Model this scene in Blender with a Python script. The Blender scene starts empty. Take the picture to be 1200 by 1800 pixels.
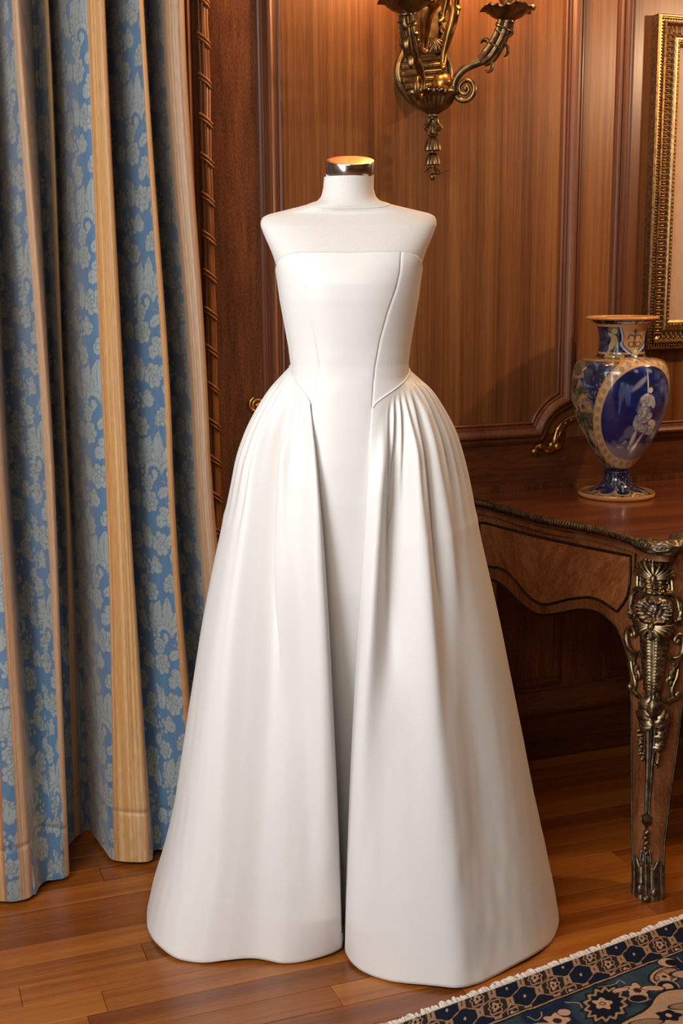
import bpy, math, random
import numpy as np
from mathutils import Vector, Matrix

random.seed(7)
rng = np.random.default_rng(7)
scene = bpy.context.scene
COL = scene.collection
rad = math.radians

# ------------------------------------------------------------------ room frame
# wall frame: u runs along the panelled wall, n points out of it into the room
WA = rad(20.5)
WO = np.array([0.6784, 3.5288, 0.0])
WU = np.array([math.cos(WA), math.sin(WA), 0.0])
WN = np.array([math.sin(WA), -math.cos(WA), 0.0])

def W(u, n, z):
    u = np.asarray(u, float); n = np.asarray(n, float); z = np.asarray(z, float)
    u, n, z = np.broadcast_arrays(u, n, z)
    P = WO + u[..., None] * WU + n[..., None] * WN
    P = P.copy(); P[..., 2] = z
    return P

# ------------------------------------------------------------------ camera
cam_d = bpy.data.cameras.new('camera')
cam = bpy.data.objects.new('camera', cam_d); COL.objects.link(cam)
cam.location = (0, 0, 1.42)
cam_d.sensor_fit = 'VERTICAL'; cam_d.sensor_height = 36.0
cam_d.lens = 36.0 * 2183.0 / 1800.0
cam_d.clip_start = 0.05
cam.rotation_euler = (Matrix.Rotation(rad(90 - 10.9), 3, 'X') @ Matrix.Rotation(rad(-0.45), 3, 'Z')).to_euler()
scene.camera = cam

# ------------------------------------------------------------------ light and exposure
scene.view_settings.view_transform = 'Standard'
scene.view_settings.look = 'None'
scene.view_settings.gamma = 1.0
scene.view_settings.use_curve_mapping = False
scene.view_settings.exposure = 0.24
world = bpy.data.worlds.new('world'); scene.world = world
world.use_nodes = True
world.node_tree.nodes['Background'].inputs[0].default_value = (0.9, 0.75, 0.6, 1)
world.node_tree.nodes['Background'].inputs[1].default_value = 0.05

def area(name, loc, target, sx, sy, power, color):
    l = bpy.data.lights.new(name, 'AREA'); l.shape = 'RECTANGLE'; l.size = sx; l.size_y = sy
    l.energy = power; l.color = color
    o = bpy.data.objects.new(name, l); COL.objects.link(o); o.location = loc
    o.rotation_euler = (Vector(target) - Vector(loc)).to_track_quat('-Z', 'Y').to_euler()
    return o

def point(name, loc, power, color, r):
    l = bpy.data.lights.new(name, 'POINT'); l.energy = power; l.color = color; l.shadow_soft_size = r
    o = bpy.data.objects.new(name, l); COL.objects.link(o); o.location = loc
    return o

# daylight from a tall window on the left wall
area('window_daylight', W(-2.9, 1.8, 1.40), W(-0.8, 0.9, 0.9), 1.2, 2.2, 60, (0.90, 0.96, 1.0))
# unseen fill light added up by the ceiling, aimed at the gown
area('ceiling_fill', W(-2.5, 2.9, 2.70), W(-1.0, 0.7, 0.8), 1.0, 1.0, 36, (1.0, 0.94, 0.86))
# a warm wall lamp further along the room on the right
point('warm_lamp', W(0.85, 0.80, 2.15), 42, (1.0, 0.66, 0.38), 0.05)

# ------------------------------------------------------------------ helpers: meshes and objects
def vn(x, y, seed=0):
    """smooth value noise, 0..1, for painted patterns and chased metal"""
    x = np.asarray(x, float); y = np.asarray(y, float)
    xi = np.floor(x).astype(np.int64); yi = np.floor(y).astype(np.int64)
    fx = x - xi; fy = y - yi
    fx = fx * fx * (3 - 2 * fx); fy = fy * fy * (3 - 2 * fy)
    def h(a, b):
        k = (a * 374761393 + b * 668265263 + seed * 1442695041) & 0xffffffff
        k = ((k ^ (k >> 13)) * 1274126177) & 0xffffffff
        return ((k ^ (k >> 16)) & 0xffff) / 65535.0
    return (h(xi, yi) * (1 - fx) + h(xi + 1, yi) * fx) * (1 - fy) + (h(xi, yi + 1) * (1 - fx) + h(xi + 1, yi + 1) * fx) * fy

def sstep(a, b, x):
    t = np.clip((np.asarray(x, float) - a) / (b - a), 0, 1)
    return t * t * (3 - 2 * t)

def base_of(parent):
    p = np.zeros(3)
    while parent is not None:
        p = p + np.array(parent.location); parent = parent.parent
    return p

class MB:
    """collects quads and triangles given in room coordinates"""
    def __init__(s):
        s.V = []; s.F = []; s.n = 0; s.C = []
    def add(s, V, F, C=None):
        V = np.asarray(V, float).reshape(-1, 3)
        for f in F:
            s.F.append(tuple(int(i) + s.n for i in f))
        s.V.append(V); s.n += len(V)
        return s
    def grid(s, P, cu=False, cv=False, flip=False):
        P = np.asarray(P, float); a, b = P.shape[:2]
        s.add(P, grid_faces(a, b, cu, cv, flip).tolist()); return s
    def box(s, c0, c1, f):
        (a0, b0, d0), (a1, b1, d1) = c0, c1
        V = np.array([f(a, b, d) for d in (d0, d1) for (a, b) in ((a0, b0), (a1, b0), (a1, b1), (a0, b1))])
        s.add(V, [(3, 2, 1, 0), (4, 5, 6, 7), (0, 1, 5, 4), (1, 2, 6, 5), (2, 3, 7, 6), (3, 0, 4, 7)]); return s
    def tube(s, pts, r, k=8, flat=1.0, up=None, cap=True):
        s.grid(tube_grid(pts, r, k, flat, up, cap), cv=True); return s
    def ball(s, c, r, k=10, sq=(1, 1, 1)):
        th = np.linspace(0, math.pi, k // 2 + 2); ph = np.linspace(0, 2 * math.pi, k, endpoint=False)
        T, Ph = np.meshgrid(th, ph, indexing='ij')
        P = np.stack([np.sin(T) * np.cos(Ph) * sq[0], np.sin(T) * np.sin(Ph) * sq[1], -np.cos(T) * sq[2]], -1) * r + np.asarray(c)
        s.grid(P, cv=True); return s
    def build(s, name, mat, parent=None, smooth=40, kind=None):
        V = np.concatenate(s.V)
        return mk(name, V, s.F, mat, parent, smooth, kind=kind)

def grid_faces(a, b, cu=False, cv=False, flip=False):
    I = np.arange(a * b).reshape(a, b)
    if cu: I = np.vstack([I, I[:1]])
    if cv: I = np.hstack([I, I[:, :1]])
    q = np.stack([I[:-1, :-1], I[:-1, 1:], I[1:, 1:], I[1:, :-1]], -1).reshape(-1, 4)
    return q[:, ::-1] if flip else q

def tube_grid(pts, r, k=8, flat=1.0, up=None, cap=True):
    P = np.asarray(pts, float); n = len(P)
    r = np.broadcast_to(np.asarray(r, float), (n,)).copy()
    T = np.gradient(P, axis=0); T /= np.linalg.norm(T, axis=1)[:, None] + 1e-12
    if up is None:
        ref = np.array([0, 0, 1.0]) if abs(T[0][2]) < 0.8 else np.array([1.0, 0, 0])
        A = np.zeros((n, 3)); a = np.cross(T[0], ref); a /= np.linalg.norm(a)
        for i in range(n):
            a = a - T[i] * np.dot(a, T[i]); a /= np.linalg.norm(a) + 1e-12; A[i] = a
    else:
        A = np.cross(T, np.asarray(up, float)); A /= np.linalg.norm(A, axis=1)[:, None] + 1e-12
    B = np.cross(T, A)
    an = np.linspace(0, 2 * math.pi, k, endpoint=False)
    G = P[:, None] + r[:, None, None] * (np.cos(an)[None, :, None] * A[:, None] + flat * np.sin(an)[None, :, None] * B[:, None])
    if cap:
        G = np.concatenate([np.repeat(P[:1, None], k, 1), G, np.repeat(P[-1:, None], k, 1)])
    return G

def mk(name, V, F, mat, parent=None, smooth=40, col=None, kind=None):
    V = np.asarray(V, float).reshape(-1, 3) - base_of(parent)
    me = bpy.data.meshes.new(name)
    if isinstance(F, np.ndarray):
        nf = len(F)
        me.vertices.add(len(V)); me.vertices.foreach_set('co', V.astype(np.float32).ravel())
        me.loops.add(nf * 4); me.loops.foreach_set('vertex_index', F.astype(np.int32).ravel())
        me.polygons.add(nf); me.polygons.foreach_set('loop_start', np.arange(0, nf * 4, 4, dtype=np.int32))
        me.update(calc_edges=True)
    else:
        me.from_pydata(V.tolist(), [], F); me.update()
    if smooth:
        me.polygons.foreach_set('use_smooth', np.ones(len(me.polygons), dtype=bool))
        if smooth < 179:
            me.set_sharp_from_angle(angle=rad(smooth))
    if col is not None:
        at = me.color_attributes.new('paint', 'FLOAT_COLOR', 'POINT')
        c4 = np.ones((len(V), 4), np.float32); c4[:, :3] = col.reshape(-1, 3)
        at.data.foreach_set('color', c4.ravel())
    me.materials.append(mat)
    o = bpy.data.objects.new(name, me); COL.objects.link(o)
    if parent is not None: o.parent = parent
    if kind: o['kind'] = kind
    return o

def grid_obj(name, P, mat, parent=None, cu=False, cv=False, flip=False, smooth=179, col=None, kind=None):
    P = np.asarray(P, float)
    return mk(name, P.reshape(-1, 3), np.ascontiguousarray(grid_faces(P.shape[0], P.shape[1], cu, cv, flip)), mat, parent, smooth, col, kind)

def thing(name, label, cat, loc, group=None):
    o = bpy.data.objects.new(name, None); COL.objects.link(o)
    o.location = tuple(float(v) for v in loc); o.empty_display_size = 0.1
    o['label'] = label; o['category'] = cat
    if group: o['group'] = group
    return o

def struct(o):
    o['kind'] = 'structure'; return o

def catmull(P, n):
    P = np.asarray(P, float)
    Q = np.vstack([2 * P[0] - P[1], P, 2 * P[-1] - P[-2]])
    t = np.linspace(0, len(P) - 1, n); i = np.minimum(t.astype(int), len(P) - 2); f = (t - i)[:, None]
    p0, p1, p2, p3 = Q[i], Q[i + 1], Q[i + 2], Q[i + 3]
    return 0.5 * (2 * p1 + (p2 - p0) * f + (2 * p0 - 5 * p1 + 4 * p2 - p3) * f**2 + (3 * p1 - p0 - 3 * p2 + p3) * f**3)

def lathe(c, prof, k=48, mod=None):
    """prof: list of (r, z); returns grid"""
    prof = np.asarray(prof, float); an = np.linspace(0, 2 * math.pi, k, endpoint=False)
    R = np.repeat(prof[:, :1], k, 1)
    if mod is not None: R = mod(R, an[None, :], prof[:, 1:2])
    return np.stack([c[0] + R * np.cos(an), c[1] + R * np.sin(an), np.repeat(prof[:, 1:2], k, 1) + c[2]], -1)

def sweep2(path, prof, closed, f):
    """mitred moulding: path [(a,b)] in a plane, prof [(offset to the left, height)]"""
    path = np.asarray(path, float); n = len(path)
    d = (np.roll(path, -1, 0) - path)
    if not closed: d[-1] = d[-2]
    d /= np.linalg.norm(d, axis=1)[:, None]
    dp = np.roll(d, 1, 0)
    if not closed: dp[0] = d[0]
    n1 = np.stack([-d[:, 1], d[:, 0]], 1); n0 = np.stack([-dp[:, 1], dp[:, 0]], 1)
    m = n0 + n1; m /= np.maximum((m * n1).sum(1), 0.3)[:, None]
    G = np.zeros((n, len(prof), 3))
    for j, (o, h) in enumerate(prof):
        q = path + m * o
        G[:, j] = f(q[:, 0], q[:, 1], h)
    return G

# ------------------------------------------------------------------ helpers: materials
def new_mat(name):
    m = bpy.data.materials.new(name); m.use_nodes = True
    nt = m.node_tree; b = nt.nodes['Principled BSDF']
    return m, nt, b

def L(nt, a, b): nt.links.new(a, b)

def ramp(nt, cols, pos):
    r = nt.nodes.new('ShaderNodeValToRGB'); e = r.color_ramp.elements
    while len(e) < len(cols): e.new(0.5)
    for i, (c, p) in enumerate(zip(cols, pos)):
        e[i].position = p; e[i].color = (*c, 1)
    return r

def wood(name, c1, c2, c3, axis='z', rough=0.34, coat=0.25, fine=70, long=1.6, fleck=0.35, vary=0.0, bump=0.02, rotz=None, tilt=0.0, band=9):
    m, nt, b = new_mat(name); N = nt.nodes
    tc = N.new('ShaderNodeTexCoord'); oi = N.new('ShaderNodeObjectInfo')
    add = N.new('ShaderNodeVectorMath'); add.operation = 'ADD'
    mul = N.new('ShaderNodeVectorMath'); mul.operation = 'SCALE'; mul.inputs['Scale'].default_value = 23.0
    cmb = N.new('ShaderNodeCombineXYZ')
    for i in range(3): L(nt, oi.outputs['Random'], cmb.inputs[i])
    L(nt, cmb.outputs[0], mul.inputs[0]); L(nt, tc.outputs['Object'], add.inputs[0]); L(nt, mul.outputs[0], add.inputs[1])
    rot = N.new('ShaderNodeMapping'); rot.vector_type = 'POINT'
    rot.inputs['Rotation'].default_value = (0, tilt, -WA if rotz is None else rotz)
    L(nt, add.outputs[0], rot.inputs['Vector'])
    def mp(a, l):
        k = N.new('ShaderNodeMapping')
        k.inputs['Scale'].default_value = {'z': (a, a, l), 'u': (l, a, a), 'n': (a, l, a)}[axis]
        L(nt, rot.outputs[0], k.inputs['Vector']); return k
    def noise(mapn, det, dist=0.0):
        t = N.new('ShaderNodeTexNoise'); t.inputs['Scale'].default_value = 1.0; t.inputs['Detail'].default_value = det
        t.inputs['Distortion'].default_value = dist; L(nt, mapn.outputs[0], t.inputs['Vector']); return t
    n1 = noise(mp(band, long * 0.22), 3, 0.4)
    n2 = noise(mp(fine, long), 4)
    n3 = noise(mp(fine * 2.6, long * 14), 2)
    def math_(op, a, b_):
        q = N.new('ShaderNodeMath'); q.operation = op
        for i, v in enumerate((a, b_)):
            if isinstance(v, (int, float)): q.inputs[i].default_value = v
            else: L(nt, v, q.inputs[i])
        return q.outputs[0]
    v = math_('ADD', math_('MULTIPLY', n1.outputs[0], 0.55), math_('MULTIPLY', n2.outputs[0], 0.45))
    v = math_('ADD', v, math_('MULTIPLY', math_('SUBTRACT', n3.outputs[0], 0.5), fleck))
    if vary:
        v = math_('ADD', v, math_('MULTIPLY', math_('SUBTRACT', oi.outputs['Random'], 0.5), vary))
    r = ramp(nt, [c1, c2, c3], [0.30, 0.5, 0.72]); L(nt, v, r.inputs[0])
    L(nt, r.outputs[0], b.inputs['Base Color'])
    b.inputs['Roughness'].default_value = rough
    b.inputs['Coat Weight'].default_value = coat; b.inputs['Coat Roughness'].default_value = 0.22
    if bump:
        bm = N.new('ShaderNodeBump'); bm.inputs['Strength'].default_value = 0.25; bm.inputs['Distance'].default_value = bump * 0.05
        L(nt, v, bm.inputs['Height']); L(nt, bm.outputs[0], b.inputs['Normal'])
    return m

def metal(name, c1, c2, rough=0.36, scale=60, metallic=1.0):
    m, nt, b = new_mat(name); N = nt.nodes
    tc = N.new('ShaderNodeTexCoord')
    t = N.new('ShaderNodeTexNoise'); t.inputs['Scale'].default_value = scale; t.inputs['Detail'].default_value = 4
    L(nt, tc.outputs['Object'], t.inputs['Vector'])
    r = ramp(nt, [c1, c2], [0.35, 0.65]); L(nt, t.outputs[0], r.inputs[0]); L(nt, r.outputs[0], b.inputs['Base Color'])
    rr = N.new('ShaderNodeMapRange'); rr.inputs['To Min'].default_value = rough - 0.08; rr.inputs['To Max'].default_value = rough + 0.14
    L(nt, t.outputs[0], rr.inputs['Value']); L(nt, rr.outputs[0], b.inputs['Roughness'])
    b.inputs['Metallic'].default_value = metallic
    bm = N.new('ShaderNodeBump'); bm.inputs['Strength'].default_value = 0.2; bm.inputs['Distance'].default_value = 0.001
    L(nt, t.outputs[0], bm.inputs['Height']); L(nt, bm.outputs[0], b.inputs['Normal'])
    return m

def cloth(name, color, rough=0.5, sheen=0.2, weave=900, bump=0.15, spec=0.4, var=0.04):
    m, nt, b = new_mat(name); N = nt.nodes
    tc = N.new('ShaderNodeTexCoord')
    mp = N.new('ShaderNodeMapping'); mp.inputs['Scale'].default_value = (weave, weave, weave * 0.5); L(nt, tc.outputs['Object'], mp.inputs['Vector'])
    t = N.new('ShaderNodeTexNoise'); t.inputs['Scale'].default_value = 1.0; t.inputs['Detail'].default_value = 2
    L(nt, mp.outputs[0], t.inputs['Vector'])
    r = ramp(nt, [tuple(c * (1 - var) for c in color), tuple(min(1, c * (1 + var)) for c in color)], [0.3, 0.7])
    L(nt, t.outputs[0], r.inputs[0]); L(nt, r.outputs[0], b.inputs['Base Color'])
    b.inputs['Roughness'].default_value = rough; b.inputs['Sheen Weight'].default_value = sheen; b.inputs['Sheen Roughness'].default_value = 0.4
    b.inputs['Specular IOR Level'].default_value = spec
    bm = N.new('ShaderNodeBump'); bm.inputs['Strength'].default_value = bump; bm.inputs['Distance'].default_value = 0.0006
    L(nt, t.outputs[0], bm.inputs['Height']); L(nt, bm.outputs[0], b.inputs['Normal'])
    return m

def painted(name, rough=0.5, spec=0.5, sheen=0.0, coat=0.0, weave=0, bump_from_paint=0.0, tint=(1, 1, 1)):
    m, nt, b = new_mat(name); N = nt.nodes
    a = N.new('ShaderNodeAttribute'); a.attribute_name = 'paint'
    src = a.outputs['Color']
    if weave:
        tc = N.new('ShaderNodeTexCoord'); t = N.new('ShaderNodeTexNoise'); t.inputs['Scale'].default_value = weave; t.inputs['Detail'].default_value = 2
        L(nt, tc.outputs['Object'], t.inputs['Vector'])
        hs = N.new('ShaderNodeHueSaturation'); mr = N.new('ShaderNodeMapRange'); mr.inputs['To Min'].default_value = 0.7; mr.inputs['To Max'].default_value = 1.3
        L(nt, t.outputs[0], mr.inputs['Value']); L(nt, mr.outputs[0], hs.inputs['Value']); L(nt, src, hs.inputs['Color']); src = hs.outputs[0]
        bm = N.new('ShaderNodeBump'); bm.inputs['Strength'].default_value = 0.3; bm.inputs['Distance'].default_value = 0.001
        L(nt, t.outputs[0], bm.inputs['Height']); L(nt, bm.outputs[0], b.inputs['Normal'])
    elif bump_from_paint:
        bw = N.new('ShaderNodeRGBToBW'); L(nt, src, bw.inputs[0])
        bm = N.new('ShaderNodeBump'); bm.inputs['Strength'].default_value = bump_from_paint; bm.inputs['Distance'].default_value = 0.002
        L(nt, bw.outputs[0], bm.inputs['Height']); L(nt, bm.outputs[0], b.inputs['Normal'])
    L(nt, src, b.inputs['Base Color'])
    b.inputs['Roughness'].default_value = rough; b.inputs['Specular IOR Level'].default_value = spec
    b.inputs['Sheen Tint'].default_value = (*tint, 1); b.inputs['Sheen Roughness'].default_value = .5
    b.inputs['Sheen Weight'].default_value = sheen; b.inputs['Coat Weight'].default_value = coat; b.inputs['Coat Roughness'].default_value = 0.08
    return m

def plain(name, color, rough=0.5, metallic=0.0):
    m, nt, b = new_mat(name); N = nt.nodes
    tc = N.new('ShaderNodeTexCoord'); t = N.new('ShaderNodeTexNoise'); t.inputs['Scale'].default_value = 40; t.inputs['Detail'].default_value = 3
    L(nt, tc.outputs['Object'], t.inputs['Vector'])
    r = ramp(nt, [tuple(c * 0.93 for c in color), tuple(min(1, c * 1.07) for c in color)], [0.3, 0.7])
    L(nt, t.outputs[0], r.inputs[0]); L(nt, r.outputs[0], b.inputs['Base Color'])
    b.inputs['Roughness'].default_value = rough; b.inputs['Metallic'].default_value = metallic
    return m

M_PANEL = wood('mahogany_panel', (0.085, 0.027, 0.008), (0.175, 0.062, 0.017), (0.27, 0.112, 0.035), 'z', 0.38, 0.2, fine=120, long=1.2, band=20, fleck=0.22)
M_STILE = wood('mahogany_stile', (0.055, 0.016, 0.006), (0.135, 0.040, 0.012), (0.22, 0.075, 0.024), 'z', 0.38, 0.2, fine=85, long=9, band=10, fleck=0.6)
M_RAIL = wood('mahogany_rail', (0.05, 0.014, 0.006), (0.12, 0.035, 0.011), (0.20, 0.066, 0.020), 'u', 0.36, 0.25, fine=60, band=8, fleck=0.4)
M_MOULD = wood('mahogany_moulding', (0.055, 0.015, 0.005), (0.13, 0.038, 0.011), (0.21, 0.070, 0.020), 'z', 0.48, 0.06, fine=90, long=2.0, fleck=0.25)
M_ROPE = wood('carved_moulding_wood', (0.13, 0.040, 0.010), (0.32, 0.12, 0.032), (0.52, 0.23, 0.075), 'z', 0.33, 0.3, fine=90)
M_FLOOR = wood('oak_floor', (0.165, 0.042, 0.006), (0.285, 0.082, 0.011), (0.40, 0.135, 0.020), 'u', 0.30, 0.2, fine=120, long=3, band=22, fleck=0.25, vary=0.36, rotz=0.0, bump=0.01)
M_FLOORBASE = wood('floor_bed', (0.10, 0.03, 0.01), (0.16, 0.05, 0.014), (0.22, 0.07, 0.02), 'u', 0.5, 0.0)
M_PLASTER = plain('warm_plaster', (0.34, 0.26, 0.19), 0.8)
M_CEIL = plain('ceiling_plaster', (0.55, 0.46, 0.36), 0.8)
M_GILT = metal('gilt_wood', (0.42, 0.20, 0.06), (0.62, 0.34, 0.12), 0.32, 90)
M_FRAME = metal('gilt_frame', (0.20, 0.115, 0.050), (0.40, 0.245, 0.115), 0.40, 120)
M_FRAME_DK = metal('dark_gilt_frame', (0.13, 0.07, 0.03), (0.28, 0.16, 0.07), 0.42, 120)
M_BRONZE = metal('patinated_bronze', (0.125, 0.085, 0.045), (0.27, 0.18, 0.085), 0.36, 50)
M_FIGBRONZE = metal('golden_bronze', (0.24, 0.125, 0.035), (0.46, 0.26, 0.08), 0.30, 30)
M_ORMOLU = metal('ormolu_mount', (0.13, 0.10, 0.058), (0.36, 0.28, 0.165), 0.36, 60)
M_CHROME = metal('polished_steel', (0.60, 0.60, 0.58), (0.68, 0.67, 0.65), 0.16, 20)
M_CAP_TOP = metal('copper_coloured_metal', (0.88, 0.50, 0.24), (0.96, 0.60, 0.32), 0.30, 15)
M_LINEN = cloth('linen_cover', (0.74, 0.70, 0.66), 0.85, 0.1, 700, 0.35, 0.2, 0.05)
M_SATIN = cloth('ivory_satin', (0.815, 0.79, 0.755), 0.40, 0.12, 1400, 0.06, 0.45, 0.012)

# ------------------------------------------------------------------ room shell
def wbox(name, u0, u1, n0, n1, z0, z1, mat, parent=None, bevel=0.0, kind=None):
    m = MB(); m.box((u0, n0, z0), (u1, n1, z1), lambda u, n, z: W(u, n, z))
    o = m.build(name, mat, parent, smooth=0, kind=kind)
    if bevel:
        b = o.modifiers.new('bevel', 'BEVEL'); b.width = bevel; b.segments = 2
    return o

ROOM_U0, ROOM_U1, ROOM_N1, ROOM_H = -3.0, 3.3, 5.3, 2.8
floor = struct(wbox('floor', ROOM_U0, ROOM_U1, -0.1, ROOM_N1, -0.06, -0.004, M_FLOORBASE))
struct(wbox('ceiling', ROOM_U0, ROOM_U1, -0.1, ROOM_N1, ROOM_H, ROOM_H + 0.08, M_CEIL))
struct(wbox('wall_left', ROOM_U0 - 0.1, ROOM_U0, -0.1, ROOM_N1, 0, ROOM_H, M_PLASTER))
struct(wbox('wall_right', ROOM_U1, ROOM_U1 + 0.1, -0.1, ROOM_N1, 0, ROOM_H, M_PANEL))
struct(wbox('wall_front', ROOM_U0, ROOM_U1, ROOM_N1, ROOM_N1 + 0.1, 0, ROOM_H, M_PLASTER))
wall = struct(wbox('wall_back', ROOM_U0, ROOM_U1, -0.12, -0.008, 0, ROOM_H, M_STILE))

# floor boards: one shared bevelled board, each board an object of its own
def floor_boards():
    bw = 0.076
    m = bpy.data.meshes.new('plank')
    a, b, e, t = 0.5, bw / 2 - 0.0004, 0.0009, 0.0
    V = [(-a, -b, -0.004), (a, -b, -0.004), (a, b, -0.004), (-a, b, -0.004),
         (-a, -b, -e), (a, -b, -e), (a, b, -e), (-a, b, -e),
         (-a + e, -b + e, t), (a - e, -b + e, t), (a - e, b - e, t), (-a + e, b - e, t)]
    F = [(0, 1, 5, 4), (1, 2, 6, 5), (2, 3, 7, 6), (3, 0, 4, 7), (4, 5, 9, 8), (5, 6, 10, 9), (6, 7, 11, 10), (7, 4, 8, 11), (8, 9, 10, 11)]
    m.from_pydata(V, [], F); m.update(); m.materials.append(M_FLOOR)
    r = random.Random(11); n = 0.036; 
    while n < 2.75:
        u = -2.3 + r.uniform(-0.9, 0)
        while u < 1.5:
            ln = r.choice([0.55, 0.75, 0.95, 1.2, 1.4]) + r.uniform(-0.08, 0.08)
            if u + ln > -2.3:
                o = bpy.data.objects.new('plank', m); COL.objects.link(o); o.parent = floor
                o.location = tuple(W(u + ln / 2, n, 0.0)); o.rotation_euler = (0, 0, WA); o.scale = (ln - 0.0008, 1, 1)
            u += ln
        n += bw
floor_boards()

# ------------------------------------------------------------------ panelled wall
wbox('stile', -1.064, -0.925, -0.008, 0.0, 0.21, ROOM_H, M_STILE, wall, 0.001)
wbox('stile', -0.040, 0.110, -0.008, 0.0, 0.955, ROOM_H, M_PANEL, wall, 0.001)
wbox('stile', -0.040, 0.115, -0.008, 0.0, 0.21, 0.83, M_STILE, wall, 0.001)
wbox('panel', -0.925, -0.040, -0.008, 0.002, 0.97, ROOM_H, M_PANEL, wall)
wbox('panel', 0.110, 1.30, -0.008, 0.002, 0.955, ROOM_H, M_PANEL, wall)
wbox('panel', -0.925, -0.040, -0.008, 0.0, 0.21, 0.83, M_STILE, wall)
wbox('panel', 0.115, 1.30, -0.008, 0.0, 0.21, 0.83, M_STILE, wall)
wbox('rail', -0.925, -0.040, -0.008, 0.0, 0.83, 0.97, M_RAIL, wall, 0.001)
wbox('rail', -0.040, 1.30, -0.008, 0.0, 0.83, 0.955, M_RAIL, wall, 0.001)
wbox('stile', 1.30, ROOM_U1, -0.008, 0.0, 0.0, ROOM_H, M_STILE, wall)
wbox('stile', ROOM_U0, -1.19, -0.008, 0.0, 0.0, ROOM_H, M_STILE, wall)

# bolection moulding: 0 = inner edge (towards the panel field), 0.062 = outer edge
BOLECTION = [(0.0, 0.0), (0.0, 0.008), (0.004, 0.011), (0.008, 0.008), (0.011, 0.008), (0.014, 0.013), (0.018, 0.013), (0.021, 0.017),
             (0.026, 0.023), (0.032, 0.026), (0.038, 0.025), (0.042, 0.020), (0.044, 0.014), (0.047, 0.014), (0.049, 0.016), (0.053, 0.015), (0.056, 0.010), (0.060, 0.008), (0.062, 0.0)]

def notch_path(u0, u1, z0, z1, r, notch_left=True, notch_right=True):
    """inner edge of a panel with quarter-round bitten lower corners, walked clockwise so offsets go outward"""
    p = []
    cR, cL = (u1 + 0.055, z0 - 0.055), (u0 - 0.055, z0 - 0.055)
    R = r
    h = math.sqrt(R * R - 0.055 ** 2)
    p += [(u0, z1), (u1, z1)]
    def arc(c, a0, a1):
        return [(c[0] + R * math.cos(a), c[1] + R * math.sin(a)) for a in np.linspace(a0, a1, 13)]
    if notch_right:
        p += arc(cR, math.pi - math.asin(h / R), math.pi - math.asin(0.055 / R))
    else:
        p += [(u1, z0)]
    if notch_left:
        p += arc(cL, math.asin(0.055 / R), math.asin(h / R))
    else:
        p += [(u0, z0)]
    return p

def moulding(name, path, prof, mat=M_MOULD):
    G = sweep2(path, prof, True, lambda u, z, h: W(u, h, z))
    return grid_obj(name, G, mat, wall, cu=True, smooth=35)

moulding('panel_moulding', notch_path(-0.877, -0.078, 1.006, 2.74, 0.145), BOLECTION)
moulding('panel_moulding', notch_path(0.138, 1.22, 0.986, 2.74, 0.145, notch_left=False), [(o * 0.78, h * 0.85) for o, h in BOLECTION])
SMALL = [(0, 0), (0, 0.004), (0.005, 0.009), (0.011, 0.010), (0.014, 0.006), (0.020, 0.006), (0.026, 0.003), (0.028, 0.0)]
moulding('panel_moulding', [(-0.87, 0.78), (-0.062, 0.78), (-0.062, 0.245), (-0.87, 0.245)], SMALL)
moulding('panel_moulding', [(0.105 + 0.03, 0.78), (1.22, 0.78), (1.22, 0.245), (0.135, 0.245)], SMALL)

# skirting with a moulded cap
bb = struct(wbox('baseboard_back', -1.06, ROOM_U1, -0.008, 0.020, 0.0, 0.135, M_RAIL, None, 0.002))
capP = [(0.135, 0.0), (0.135, 0.024), (0.145, 0.026), (0.152, 0.022), (0.158, 0.016), (0.170, 0.016), (0.176, 0.012), (0.195, 0.010), (0.205, 0.006), (0.210, 0.0)]
m = MB(); m.grid(np.stack([W(u, [h for _, h in capP], [z for z, _ in capP]) for u in (-1.06, ROOM_U1)]), flip=True)
m.build('cap_moulding', M_RAIL, bb, 35)

# gilt carved scrolls in the bitten corners
def gilt_scroll(cu, cz, sgn, name='gilt_scroll'):
    m = MB()
    pts = [(0.005, 0.086), (-0.025, 0.079), (-0.048, 0.060), (-0.058, 0.038), (-0.063, 0.012), (-0.078, -0.004), (-0.098, 0.004), (-0.112, 0.010), (-0.124, 0.002), (-0.128, -0.008), (-0.120, -0.013)]
    q = catmull(pts, 60); r = 0.0058 + 0.0035 * np.sin(np.linspace(0, math.pi, 60)) + 0.0012 * np.sin(np.linspace(0, 40, 60))
    m.tube(W(cu + sgn * q[:, 0], 0.008, cz + q[:, 1]), r, 10)
    for (a, b, rr) in [(-0.055, 0.006, 0.012), (-0.073, 0.012, 0.010), (-0.127, -0.004, 0.011), (-0.086, -0.005, 0.008)]:
        m.ball(W(cu + sgn * a, 0.010, cz + b), rr, 12)
    q2 = catmull([(0.004, 0.076), (-0.022, 0.068), (-0.040, 0.050), (-0.048, 0.026)], 30)
    m.tube(W(cu + sgn * q2[:, 0], 0.006, cz + q2[:, 1]), np.linspace(0.002, 0.005, 30), 8)
    for t in np.linspace(0.1, 0.95, 8):
        i = int(t * 40); p = q[i]
        m.ball(W(cu + sgn * (p[0] + 0.004), 0.013, cz + p[1] - 0.002), 0.0045, 8)
    return m.build(name, M_GILT, wall, 60)
gilt_scroll(-0.020, 0.926, 1)
gilt_scroll(-0.932, 0.926, -1)
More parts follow.
